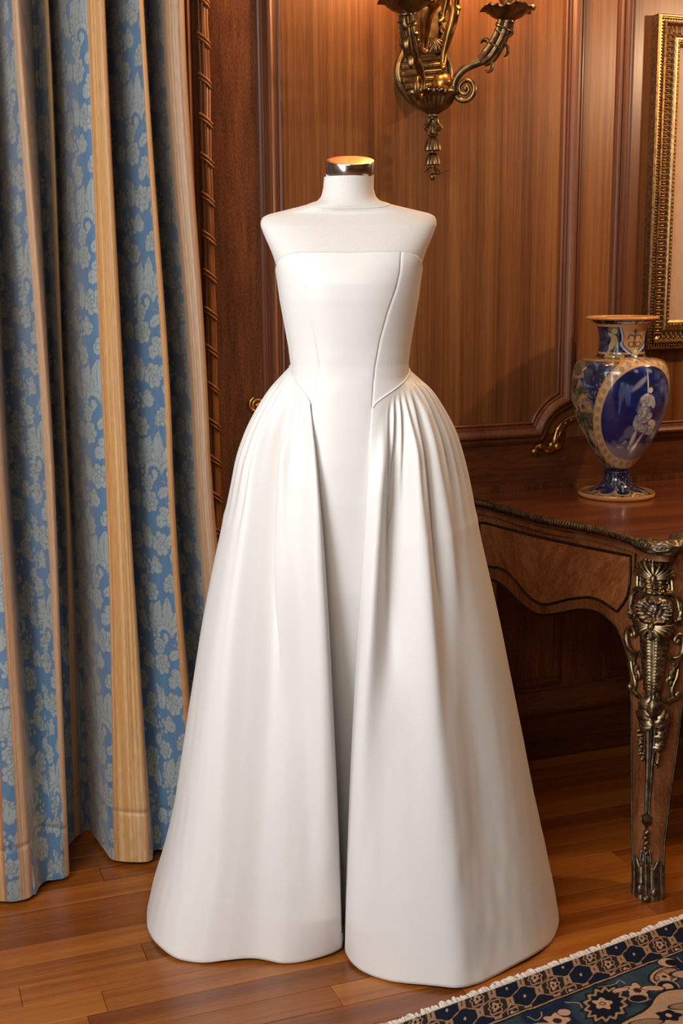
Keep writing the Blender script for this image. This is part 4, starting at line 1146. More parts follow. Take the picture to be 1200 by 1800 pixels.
    def xf(x): return np.degrees(np.arcsin(np.clip((x - 607) / 419., -.995, .995)))
    def el(x, y, rx, ry, rot=0.0, soft=.12):
        dx = (X - x); dy = (Y - y); cs, sn = math.cos(rot), math.sin(rot)
        d = np.hypot((dx * cs + dy * sn) / rx, (-dx * sn + dy * cs) / ry); return sstep(1 + soft, 1 - soft, d) * front_ok
    front_ok = (np.abs(phm) < 88) * 1.0
    for (x, y, rx, ry, r) in ((625, 720, 26, 80, .1), (622, 650, 15, 16, 0), (672, 740, 24, 90, -.1), (668, 665, 14, 16, 0), (700, 690, 30, 30, 0), (610, 830, 12, 70, .05)):
        scene_ = lay(scene_, [.13, .19, .42], el(x, y, rx, ry, r, .35) * .55)
    for (x, y, rx, ry, r) in ((770, 650, 75, 20, -.75), (800, 620, 40, 12, -.9), (850, 545, 26, 16, .3), (740, 545, 18, 12, .3)):
        scene_ = lay(scene_, [.34, .38, .48], el(x, y, rx, ry, r, .5) * .7)
    # distaff, seated woman, blouse, skirt, child
    scene_ = lay(scene_, WHT * .9, el(838, 650, 5, 110, -.02, .4))
    scene_ = lay(scene_, [.09, .11, .22], el(690, 1090, 110, 24, -.62, .3)); scene_ = lay(scene_, [.12, .15, .28], el(720, 1060, 60, 50, -.5, .3))
    for (x, y, rx, ry, r, col) in ((868, 682, 24, 28, 0, DARK * 1.5), (860, 705, 17, 24, .1, WHT * .92), (835, 790, 58, 52, .2, WHT * .88), (815, 770, 22, 44, .5, WHT), (880, 800, 20, 60, -.3, WHT * .75),
                               (815, 880, 45, 60, .3, WHT * .9), (800, 950, 52, 60, .25, PALE * .95), (850, 940, 55, 36, -.6, WHT * .82), (770, 960, 26, 55, .35, PALE), (840, 1030, 85, 34, .12, WHT * .85),
                               (900, 1060, 60, 26, .35, WHT * .8), (765, 1120, 22, 70, .25, WHT * .82), (742, 1205, 22, 16, .5, WHT * .7), (830, 1150, 16, 80, .35, WHT * .72), (790, 1210, 14, 30, .3, PALE * .8),
                               (905, 980, 26, 24, 0, WHT * .88), (935, 1010, 22, 45, -.2, WHT * .8), (915, 1060, 24, 30, .2, WHT * .7), (680, 1150, 26, 10, -.7, PALE * .7), (625, 1200, 30, 6, 0, WHT * .6)):
        scene_ = lay(scene_, col, el(x, y, rx, ry, r, .15))
    strokes = sstep(.42, .30, np.abs(vn(X * .06 + 3 * vn(X * .02, Y * .02, 95), Y * .035, 94) - .5) * 2)
    fig = np.maximum.reduce([el(820, 900, 70, 150, .1, .3), el(850, 1040, 90, 50, .2, .3)])
    scene_ = lay(scene_, [.07, .09, .19], strokes * fig * .7); scene_ = lay(scene_, [.30, .32, .38], fig * sstep(.45, .7, vn(X * .03, Y * .022, 96)) * .55)
    c = c * (1 - f[..., None]) + scene_ * f[..., None]
    return c
grid_obj('body', vgrid(BODY, 380, 620), painted('glazed_majolica', .16, .5, coat=.6, bump_from_paint=.12), vase, cv=True, flip=False, smooth=179, col=paint_body())
def paint_neck():
    PHI, Y, R = vcoords(NECK, 160, 420)
    X = 607 + 200 * np.sin(np.radians(np.clip(PHI, -89, 89))); ok = (np.abs(PHI) < 89) * 1.0
    n1 = vn(PHI * .09, Y * .03, 101); n2 = vn(PHI * .25, Y * .06, 102)
    c = np.broadcast_to(NAVY, PHI.shape + (3,)) * (.7 + 1.2 * n1[..., None])
    c = lay(c, [.045, .07, .15], sstep(.55, .75, n2) * .7); c = lay(c, [.20, .25, .33], sstep(.78, .86, n2) * .5)
    c = lay(c, OCH * .9, sstep(402, 407, Y) * sstep(424, 418, Y)); c = lay(c, DARK, sstep(424, 428, Y))
    def el(x, y, rx, ry, rot=0.0, soft=.12):
        dx = X - x; dy = Y - y; cs, sn = math.cos(rot), math.sin(rot)
        return sstep(1 + soft, 1 - soft, np.hypot((dx * cs + dy * sn) / rx, (-dx * sn + dy * cs) / ry)) * ok
    FL = np.array([.40, .34, .17])
    for (x, y, rx, ry, r, col) in ((535, 215, 40, 30, 0, OLV * 1.4), (545, 228, 24, 24, 0, FL), (520, 262, 36, 16, .5, FL), (540, 305, 28, 46, .1, FL), (522, 345, 22, 46, .4, FL * 1.1), (492, 420, 14, 46, .35, FL), (560, 330, 14, 46, -.1, FL * .75),
                               (560, 425, 60, 26, -.2, OLV * 1.8), (520, 440, 30, 12, 0, FL), (600, 430, 34, 18, .2, FL * .7)):
        c = lay(c, col, el(x, y, rx, ry, r, .2))
    # shield with a dark floral cross
    def shield(gx, gy, k):
        dx = np.abs(X - gx) / (92 * k); dy = (Y - gy) / (118 * k)
        w = np.where(dy < .2, 1 - .12 * np.cos(dy * 3) , np.clip(1 - ((dy - .2) / .85) ** 1.8, 0, 1))
        return sstep(.04, -.04, np.maximum(dx - w, np.abs(dy) - 1)) * ok
    c = lay(c, PALE * .95, shield(706, 290, 1.22) * sstep(.25, .6, vn(X * .05, Y * .05, 104) + .2)); c = lay(c, [.10, .13, .25], shield(706, 290, 1.07)); c = lay(c, np.array([.60, .30, .115]), shield(706, 285, .97))
    c = lay(c, CREAM * .8, shield(700, 300, .55) * sstep(.45, .65, n2))
    for (x, y, rx, ry, r) in ((718, 290, 8, 72, .05), (718, 225, 16, 18, 0), (718, 360, 7, 20, 0)): c = lay(c, [.16, .11, .07], el(x, y, rx, ry, r, .2))
    for sx in (-1, 1):
        for (r0, cy) in ((26, 285), (22, 335)):
            d = np.hypot((X - (718 + sx * 30)) / 1.0, Y - cy); c = lay(c, [.10, .09, .09], sstep(8, 3, np.abs(d - r0)) * ((Y < cy + 8) if cy < 300 else (Y > cy - 22)) * ok)
    c = lay(c, FL * 1.3, el(724, 400, 26, 34, 0, .2)); c = lay(c, WHT, el(724, 395, 10, 14, 0, .4))
    c = lay(c, NAVY * .8, sstep(150, 138, Y))
    return c
grid_obj('neck', vgrid(NECK, 160, 420), painted('glazed_neck', .16, .5, coat=.6, bump_from_paint=.10), vase, cv=True, flip=False, smooth=179, col=paint_neck())
def paint_foot():
    PHI, Y, R = vcoords(FOOT, 130, 420)
    n1 = vn(PHI * .09, Y * .03, 111); n2 = vn(PHI * .22, Y * .05, 112)
    drip = np.abs(np.sin(np.radians(PHI) * 4.5 + .4)) ** .5
    c = np.broadcast_to(NAVY, PHI.shape + (3,)) * (.8 + 1.5 * n1[..., None]); c = lay(c, PALE * .55, sstep(.72, .82, n2) * .7)
    c = lay(c, [.05, .05, .05], sstep(.30, .12, drip) * sstep(1450, 1480, Y) * .8)
    dome = sstep(0, 10, Y - (1575 + 32 * drip))
    c = lay(c, OLV * 1.25, dome); c = lay(c, PINK * .7, dome * sstep(.55, .72, n2)); c = lay(c, DARK * 1.5, dome * sstep(.36, .22, n1)); c = lay(c, CREAM * .6, dome * sstep(6, 2, np.abs(Y - (1580 + 32 * drip))))
    c = lay(c, DARK, sstep(1655, 1664, Y))
    d = np.hypot((PHI - 44) / 17., (Y - 1638) / 38.)
    c = lay(c, OCH * .9, sstep(1.04, .98, d)); c = lay(c, OLV * 1.2, sstep(.80, .74, d)); c = lay(c, OCH * .8, sstep(.62, .57, d)); c = lay(c, OLV, sstep(.5, .45, d)); c = lay(c, CREAM, sstep(.04, .02, np.abs(d - .9)))
    return c
grid_obj('foot', vgrid(FOOT, 130, 420), painted('glazed_foot', .16, .5, coat=.6), vase, cv=True, flip=False, smooth=179, col=paint_foot())
M_OCHRE = plain('ochre_glaze', (.60, .29, .09), .2)
zr = lambda y: float(zpx(y))
t = np.linspace(0, 2 * math.pi, 14, endpoint=True)
prof = [(.0955 - .004 + .0045 * math.cos(a) * 1.2, zr(121) + .0042 * math.sin(a)) for a in np.linspace(-.5 * math.pi, 1.2 * math.pi, 16)] + [(.078, zr(150)), (.058, zr(230)), (.055, zr(400)), (0.0, zr(430))]
grid_obj('rim', lathe(VC, prof, 90), M_OCHRE, vase, cv=True, flip=False, smooth=60)
prof = [(0, .0), (.100, .0), (.1035, .003), (.1045, .008), (.1025, .013), (.097, zr(1672))]
grid_obj('foot_ring', lathe(VC, prof, 90), M_OCHRE, vase, cv=True, flip=False, smooth=60)

# small cream dish whose edge just shows further along the table
DC = W(.412, .155, .8102)
dish = thing('dish', 'cream glazed little dish at the far right edge of the table behind the vase', 'dish', DC)
grid_obj('bowl', lathe(DC, [(0, .001), (.034, .001), (.036, .004), (.038, .006), (.048, .012), (.051, .018), (.0505, .022), (.0475, .022), (.043, .014), (.0, .010)], 60), plain('cream_glaze', (.62, .52, .40), .2), dish, cv=True, flip=False, smooth=50)

# ------------------------------------------------------------------ gilt picture frame
FU0, FU1, FZ0, FZ1 = .196, .98, 1.197, 2.106
frame = thing('picture_frame', 'wide gilt frame with gadrooned border hanging on the panelled wall', 'picture', W((FU0 + FU1) / 2, 0.002, FZ0))
FPROF = [(0, .003), (0, .032), (.003, .037), (.0065, .037), (.0085, .033), (.0165, .032), (.018, .038), (.0225, .0395), (.025, .035), (.030, .026), (.040, .022), (.050, .025), (.057, .031), (.060, .034), (.064, .034), (.0655, .029), (.074, .027), (.076, .021), (.082, .018), (.083, .010)]
fpath = [(FU0, FZ0), (FU0, FZ1), (FU1, FZ1), (FU1, FZ0)]
G = sweep2(fpath, [(-o, h) for o, h in FPROF], True, lambda u, z, h: W(u, h, z))
grid_obj('frame_moulding', G, M_FRAME, frame, cu=True, smooth=30)
bk = MB(); bk.box((FU0 + .004, .003, FZ0 + .004), (FU1 - .004, .010, FZ1 - .004), lambda u, n, z: W(u, n, z)); bk.build('backing', M_FRAME_DK, frame, smooth=0)
cv_ = MB(); cv_.box((FU0 + .080, .011, FZ0 + .080), (FU1 - .080, .0135, FZ1 - .080), lambda u, n, z: W(u, n, z)); cv_.build('canvas', plain('tan_canvas', (.46, .30, .195), .6), frame, smooth=0)
# gadroons: tongue shaped lobes in the hollow, one shared mesh
gm = MB()
t = np.linspace(-1, 1, 15)
ux = np.where(np.abs(t) < .5, .0, 0)
a = np.linspace(-math.pi / 2, math.pi / 2, 9)
outl = np.concatenate([[(-.012, -.0058)], np.stack([.008 + .0062 * np.cos(a), .0062 * np.sin(a)], -1), [(-.012, .0058)]])
gm.tube(np.stack([outl[:, 0], outl[:, 1], .0035 + .25 * np.maximum(outl[:, 0], 0)], -1), .0014, 6)
gm.ball((-.002, 0, .0015), .0042, 8, (2.9, .75, .75))
gmesh = gm.build('gadroon', M_FRAME, frame, 60)
def place_gadroon(u, z, ang, first=[True]):
    o = gmesh if first[0] else gmesh.copy()
    if not first[0]: COL.objects.link(o)
    first[0] = False
    o.parent = frame
    o.matrix_parent_inverse = Matrix.Identity(4)
    Rm = Matrix((tuple(WU), (0, 0, 1), tuple(WN))).transposed().to_4x4()     # columns: u, up, out
    loc = W(u, .0235, z) - np.array(frame.location)
    o.matrix_local = Matrix.Translation(Vector(loc)) @ Rm @ Matrix.Rotation(ang, 4, 'Z')
gme = gmesh.data
# stored about the frame's base: bring the shared mesh back to its own centre
off_ = np.array(frame.location)
for v_ in gme.vertices: v_.co = Vector(np.array(v_.co) + off_)
cc = .041; pitch_ = .0163
z = FZ0 + cc + .012
while z < FZ1 - cc - .008:
    place_gadroon(FU0 + cc, z, 0.0); z += pitch_
u = FU0 + cc + .012
while u < FU0 + .34:
    place_gadroon(u, FZ1 - cc, -math.pi / 2); place_gadroon(u, FZ0 + cc, math.pi / 2); u += pitch_
# fine beading of the outer band and the inner sight edge
bd = MB()
for z in np.arange(FZ0 + .012, FZ1 - .012, .0085):
    bd.ball(W(FU0 + .0125, .0335, z), .0034, 6, (1.1, 1.1, .8))
for u in np.arange(FU0 + .014, FU0 + .36, .0085):
    for zz in (FZ0 + .0125, FZ1 - .0125): bd.ball(W(u, .0335, zz), .0034, 6)
bd.build('beading', M_FRAME_DK, frame, 60, kind='stuff')
bd = MB()
for z in np.arange(FZ0 + .075, FZ1 - .070, .0112):
    bd.ball(W(FU0 + .0695, .0285, z), .0040, 7, (1, 1, 1.25))
for u in np.arange(FU0 + .080, FU0 + .36, .0112):
    for zz in (FZ0 + .0695, FZ1 - .0695): bd.ball(W(u, .0285, zz), .0040, 7, (1.2, 1.2, 1))
bd.build('sight_edge_beading', M_FRAME, frame, 60, kind='stuff')

# ------------------------------------------------------------------ rug
RA, RB = np.array([.1017, 2.1599]), np.array([.8607, .5091]); RBn = np.array([RB[1], -RB[0]])
def RG(a, b, z):
    a, b, z = np.broadcast_arrays(np.asarray(a, float), np.asarray(b, float), np.asarray(z, float))
    p = RA + a[..., None] * RB + b[..., None] * RBn
    return np.stack([p[..., 0], p[..., 1], z], -1)
rug = thing('rug', 'navy oriental rug with tan floral border and white fringe on the wooden floor', 'rug', RG(.35, .5, 0.0))
def rug_paint(A, B):
    TAN = np.array([.36, .225, .135]); NV = np.array([.006, .008, .015]); TEAL = np.array([.022, .040, .056]); BLU = np.array([.008, .015, .038]); BRN = np.array([.026, .016, .013]); PIN = np.array([.40, .25, .165]); BK = np.array([.010, .010, .013])
    wob = .0022 * (vn(A * 60, B * 60, 120) - .5); A = A + wob; B = B + .0025 * (vn(A * 40 + 3, B * 50, 121) - .5)
    c = np.broadcast_to(NV, A.shape + (3,)).copy()
    # outer guard band: leaning lattice of long hexagons
    pitch = .073; Sx = A + .55 * B
    def cell(o, row):
        x = ((Sx - o + pitch / 2) % pitch) - pitch / 2; k = np.floor((Sx - o + pitch / 2) / pitch); y = (B - row) / .030
        return x / (pitch / 2), y, k
    best = np.full(A.shape, 9.0); typ = np.zeros(A.shape); LX = np.zeros(A.shape); LY = np.zeros(A.shape)
    for i, (o, row) in enumerate(((0, .066), (pitch / 2, .026), (pitch / 2, .106))):
        x, y, k = cell(o, row)
        d = np.maximum(np.abs(x) * 1.0, np.abs(x) * .55 + np.abs(y) * .80)
        s_ = d < best; best = np.where(s_, d, best); typ = np.where(s_, (k + i) % 2, typ); LX = np.where(s_, x, LX); LY = np.where(s_, y, LY)
    c = lay(c, BRN, typ * 1.0); c = lay(c, BLU * .7, (1 - typ) * sstep(.75, .6, best) * .9)
    c = lay(c, TAN * .75, sstep(.13, .07, np.abs(best - .86)))
    r = np.hypot(LX * 1.1, LY * .62); an = np.arctan2(LY, LX)
    c = lay(c, TAN * .8, typ * sstep(.06, .03, np.abs(r - .45 - .06 * np.cos(an * 6)))); c = lay(c, PIN * .9, typ * sstep(.28, .22, r + .05 * np.cos(an * 5))); c = lay(c, BRN, typ * sstep(.12, .08, r))
    c = lay(c, TAN, (1 - typ) * sstep(.12, .08, np.hypot(LX * 1.2, LY * .7))); c = lay(c, BK, (1 - typ) * sstep(.05, .03, np.abs(r - .55)))
    # dividing lines, then the teal main border
    c = lay(c, BK, (B > .101)); c = lay(c, TAN * .85, sstep(.0022, .0015, np.abs(B - .106))); c = lay(c, BK, ((B > .109) & (B < .113)) * 1.0)
    main = (B > .113) * 1.0; n = vn(A * 22, B * 22, 123)
    c = lay(c, TEAL, main); c = lay(c, BLU, main * sstep(.5, .72, n)); c = lay(c, TEAL * 1.5, main * sstep(.35, .2, n) * .5)
    def vinel(pts, w=.0016, col=TAN * .8):
        nonlocal c
        q = catmull(pts, 40)
        sel = (A > q[:, 0].min() - .01) & (A < q[:, 0].max() + .01) & (B > q[:, 1].min() - .01) & (B < q[:, 1].max() + .01)
        if not sel.any(): return
        d = np.min(np.hypot(A[sel][:, None] - q[None, :, 0], B[sel][:, None] - q[None, :, 1]), 1)
        c[sel] = lay(c[sel], col, sstep(w, w * .6, d))
    def blob(a, b, ra, rb, col, rot=0., lob=0, amp=0., edge=None, soft=.06):
        nonlocal c
        m_ = max(ra, rb) * 1.6; sel = (np.abs(A - a) < m_) & (np.abs(B - b) < m_)
        if not sel.any(): return
        dx, dy = A[sel] - a, B[sel] - b; cs, sn = math.cos(rot), math.sin(rot); p, q = (dx * cs + dy * sn) / ra, (-dx * sn + dy * cs) / rb
        d = np.hypot(p, q); 
        if lob: d = d / (1 + amp * np.cos(np.arctan2(q, p) * lob))
        if edge is not None: c[sel] = lay(c[sel], edge, sstep(1.22, 1.14, d))
        c[sel] = lay(c[sel], col, sstep(1 + soft, 1 - soft, d))
    for rep_ in (-.60, 0.0, .60, 1.2):
        o = rep_
        def F(a, b, r, col=PIN): 
            blob(o + a, b, r, r, col, .3, 5, .22, BK); blob(o + a, b, r * .38, r * .38, BRN, 0, 0, 0)
        # large serrated dark leaf with a pale rosette
        blob(o + .372, .170, .058, .037, TAN * .85, -.55, 14, .10, BK); blob(o + .372, .170, .050, .031, NV, -.55, 14, .10); F(.368, .166, .017); blob(o + .368, .166, .004, .004, TAN)
        # curling palmettes
        blob(o + .545, .158, .040, .024, PIN * .92, -.2, 0, 0, BK); blob(o + .548, .157, .031, .016, TAN * .75, -.2, 0, 0, BRN); F(.540, .160, .014)
        blob(o + .520, .190, .020, .020, NV, 0, 0, 0, TAN * .8); blob(o + .520, .190, .010, .010, PIN, 0, 0, 0, BK); blob(o + .585, .125, .020, .017, PIN, .5, 0, 0, BK); blob(o + .592, .130, .015, .013, NV, .5)
        blob(o + .598, .185, .045, .016, PIN * .9, .5, 0, 0, BK); blob(o + .60, .19, .012, .010, BLU, .5)
        F(.458, .168, .022); blob(o + .490, .178, .022, .008, PIN, .5, 0, 0, BK); blob(o + .430, .150, .018, .006, PIN, .2, 0, 0, BK); blob(o + .440, .190, .018, .012, NV, .4, 0, 0, TAN * .7)
        F(.255, .165, .022); blob(o + .285, .150, .013, .011, PIN, .2, 0, 0, BK); blob(o + .21, .170, .03, .018, PIN * .6, .3, 0, 0, TAN); blob(o + .21, .170, .02, .010, BRN, .3); F(.700, .150, .022)
        vinel([(o + .215, .125), (o + .222, .142), (o + .240, .137), (o + .248, .125)]); vinel([(o + .40, .120), (o + .435, .128), (o + .452, .122), (o + .455, .138)]); vinel([(o + .31, .125), (o + .33, .14), (o + .325, .155)])
        vinel([(o + .615, .122), (o + .612, .138), (o + .625, .145)]); vinel([(o + .655, .125), (o + .665, .15), (o + .69, .148)]); vinel([(o + .43, .20), (o + .46, .205), (o + .50, .212), (o + .54, .208)], .0014)
    # scalloped inner tan field
    bl = .222 + .018 * np.sin(A * 21 + .6) + .006 * np.sin(A * 47)
    c = lay(c, BK, sstep(-.004, 0, B - bl + .004)); c = lay(c, TAN * .95, sstep(0, .0012, B - bl)); fld = B > bl + .004
    nn_ = vn(A * 30, B * 30, 125); c = lay(c, PIN * .75, fld * sstep(.5, .8, nn_) * .5)
    for k in range(-6, 16):
        a = k * .105; blob(a + .03, .262, .020, .014, NV, .4, 5, .15, BK); blob(a + .03, .262, .006, .006, PIN); blob(a + .082, .256, .032, .010, TAN * .6, .35, 0, 0, BK); blob(a + .07, .30, .03, .012, BRN, -.3, 8, .15, BK)
    c = np.where((B > .34)[..., None], NV * 1.2 + 0 * c, c)
    c *= (.86 + .28 * vn(A * 420, B * 420, 126))[..., None]
    return c
aa = np.concatenate([np.linspace(-.75, -.06, 60)[:-1], np.arange(-.06, .86, .0014), np.linspace(.862, 1.45, 60)])
bb_ = np.concatenate([np.arange(.012, .335, .0014), np.linspace(.337, 1.15, 40)])
AA, BB = np.meshgrid(aa, bb_, indexing='ij')
hz = .0105 + .0012 * (vn(AA * 12, BB * 12, 130) - .5) + .0006 * (vn(AA * 300, BB * 300, 131) - .5)
hz = hz * sstep(.008, .016, BB) + .001
grid_obj('pile', RG(AA, BB, hz), painted('wool_pile', .95, .1, weave=700), rug, smooth=179, flip=True, col=rug_paint(AA, BB))
ed = MB(); ed.grid(np.stack([RG(aa, np.full(len(aa), .012), .0005), RG(aa, np.full(len(aa), .0125), .006)])); ed.build('selvedge', cloth('fringe_cotton', (.66, .60, .55), .9, .1, 600, .2, .2, .1), rug)
fr = MB(); rr_ = random.Random(3)
a = -.74
while a < 1.45:
    L_ = rr_.uniform(.016, .026); sk = rr_.uniform(-.35, .75); tw = rr_.uniform(.0026, .0040); lift = rr_.uniform(.001, .006)
    t = np.linspace(0, 1, 7)
    pts = RG(a + sk * L_ * t**1.4 + .001 * np.sin(t * 9), .014 - L_ * t - .004 * (1 - t) * 0, .0095 + lift * np.sin(t * 2.6) - .0085 * t**1.5)
    fr.tube(pts, tw * np.array([.9, 1, 1.05, 1, .95, .8, .55]), 6)
    a += rr_.uniform(.0042, .0066)
fr.build('fringe', cloth('fringe_yarn', (.70, .63, .57), .9, .1, 500, .3, .2, .12), rug, 60, kind='stuff')

# ------------------------------------------------------------------ bronze wall sconce
SU, SN_ = -.495, .072
sconce = thing('wall_sconce', 'bronze two armed wall sconce with nude figures and scrolling branches on the mahogany panel', 'wall lamp', W(SU, 0.002, 1.66))
half = np.array([(0, 1.843), (.035, 1.850), (.060, 1.874), (.076, 1.908), (.075, 1.940), (.062, 1.966), (.054, 1.978), (.062, 1.992), (.054, 2.006), (.062, 2.020), (.054, 2.034), (.062, 2.048), (.054, 2.062), (.062, 2.080), (.056, 2.12), (.060, 2.18), (.055, 2.26), (.060, 2.33), (.040, 2.40), (.0, 2.43)])
hp = catmull(half, 120); outl = np.concatenate([hp, hp[::-1][1:-1] * [-1, 1]])
def bplate(k, n0): return W(SU - .002 + outl[:, 0] * k, n0, 2.05 + (outl[:, 1] - 2.05) * (1 - (1 - k) * .35))
G = np.stack([bplate(1, .002), bplate(1, .016), bplate(.90, .020), bplate(.84, .014), bplate(.4, .013), bplate(0.0, .013)])
plate = grid_obj('backplate', G, M_BRONZE, sconce, cv=True, smooth=45, flip=False)
m = MB(); m.tube(W(SU - .002 + outl[:, 0] * .97, .019, outl[:, 1]), .0065, 8, cap=False); m.build('plate_rim', M_BRONZE, plate)
for zz in np.arange(1.868, 1.975, .0165):
    hw = np.interp(zz, hp[:, 1], hp[:, 0]) * .80
    b = MB(); b.box((SU - hw, .012, zz), (SU + hw, .020, zz + .010), lambda u, n, z: W(u, n, z + .12 * (u - SU))); o = b.build('plate_slat', M_BRONZE, plate, smooth=0)
    bv = o.modifiers.new('bevel', 'BEVEL'); bv.width = .002; bv.segments = 2
for s_ in (-1, 1):
    for zz in np.arange(1.985, 2.08, .021):
        m = MB(); a = np.linspace(0, 2 * math.pi * 1.4, 22); rr = np.linspace(.011, .003, 22)
        m.tube(W(SU + s_ * (.055 - .002 + rr * np.cos(a) * .8), .020, zz + rr * np.sin(a)), .0035, 7); m.build('plate_scroll', M_BRONZE, plate)
def fluted(cu, cn, prof, k, n, amp):
    return lathe(W(cu, cn, 0), prof, k, mod=lambda R, A, Z: R * (1 + amp * np.abs(np.cos(A * n / 2)) - amp * .5))
bprof = [(.0, 1.806), (.010, 1.806), (.013, 1.809), (.012, 1.813), (.018, 1.817), (.034, 1.826), (.046, 1.838), (.052, 1.850), (.056, 1.855), (.062, 1.858), (.0655, 1.862), (.0645, 1.867), (.058, 1.866), (.047, 1.853), (.020, 1.846), (.0, 1.846)]
G = fluted(SU, SN_, bprof, 96, 24, .10)
rimk = np.exp(-((G[..., 2] - 1.859) / .005) ** 2); an = np.linspace(0, 2 * math.pi, 96, endpoint=False)[None]
G[..., 2] += .0035 * rimk * np.cos(an * 14); G[..., :2] += (G[..., :2] - W(SU, SN_, 0)[:2]) * (.05 * rimk * np.cos(an * 14))[..., None]
grid_obj('basin', G, M_BRONZE, sconce, cv=True, smooth=50)
m = MB(); m.ball(W(-.474, .082, 1.888), .0275, 22); m.grid(lathe(W(-.474, .082, 0), [(.020, 1.846), (.020, 1.856), (.012, 1.862), (.013, 1.868)], 24), cv=True); m.build('ball', M_FIGBRONZE, sconce, 60)
# hanging pendant: pierced star, two husks and a bud
star = [(-.010, .0185), (.010, .0185), (.0135, .010), (.0225, .001), (.0225, -.003), (.0135, -.011), (.010, -.0190), (-.010, -.0190), (-.0135, -.011), (-.0225, -.003), (-.0225, .001), (-.0135, .010), (-.010, .0185)]
for k_, (ca, sa) in enumerate(((1.0, 0.0), (0.25, 0.97))):
    m = MB(); q = catmull(star, 90); m.tube(W(SU + q[:, 0] * ca, SN_ + q[:, 0] * sa, 1.783 + q[:, 1]), .0040, 8, cap=False); m.build('pierced_star', M_BRONZE, sconce)
m = MB(); m.grid(lathe(W(SU, SN_, 0), [(.0, 1.808), (.012, 1.807), (.010, 1.802), (.0035, 1.800), (.0035, 1.790), (.006, 1.786), (.0035, 1.780), (.0035, 1.768), (.010, 1.764), (.012, 1.760), (.005, 1.757), (.0, 1.757)], 20), cv=True); m.build('pendant_core', M_BRONZE, sconce)
for (z0, z1, r) in ((1.758, 1.725, .021), (1.720, 1.690, .019)):
    t = np.linspace(0, 1, 14)
    G = fluted(SU, SN_, [(.006 + (r - .006) * (np.sin(x * 2.2) / np.sin(2.2) if False else math.sin(x * math.pi / 2) ** .7), z0 + (z1 - z0) * x) for x in t] + [(r * .8, z1 + .002), (r * .4, z1 + .008), (.004, z1 + .01), (.005, z1 - .006)], 60, 10, .16)
    grid_obj('husk', G, M_BRONZE, sconce, cv=True, smooth=50, flip=True)
m = MB()
for k in range(6):
    a = k * math.pi / 3 + .3; t = np.linspace(0, 1, 12)
    ru = .005 + .017 * np.sin(t * 1.7) ** 1.5
    m.tube(W(SU + ru * math.cos(a), SN_ + ru * math.sin(a) * .8, 1.686 - .022 * t + .006 * t**3), .0042 * np.sin(.3 + t * 2.6), 7, flat=.5)
m.ball(W(SU, SN_, 1.660), .0075, 12, (1, 1, 1.3)); m.build('finial', M_BRONZE, sconce, 60)
q = catmull([(-.490, 1.668), (-.478, 1.667), (-.462, 1.674), (-.446, 1.677)], 16); m = MB(); m.tube(W(q[:, 0], SN_, q[:, 1]), np.linspace(.0022, .0008, 16), 6); m.build('wire_spur', M_BRONZE, sconce)

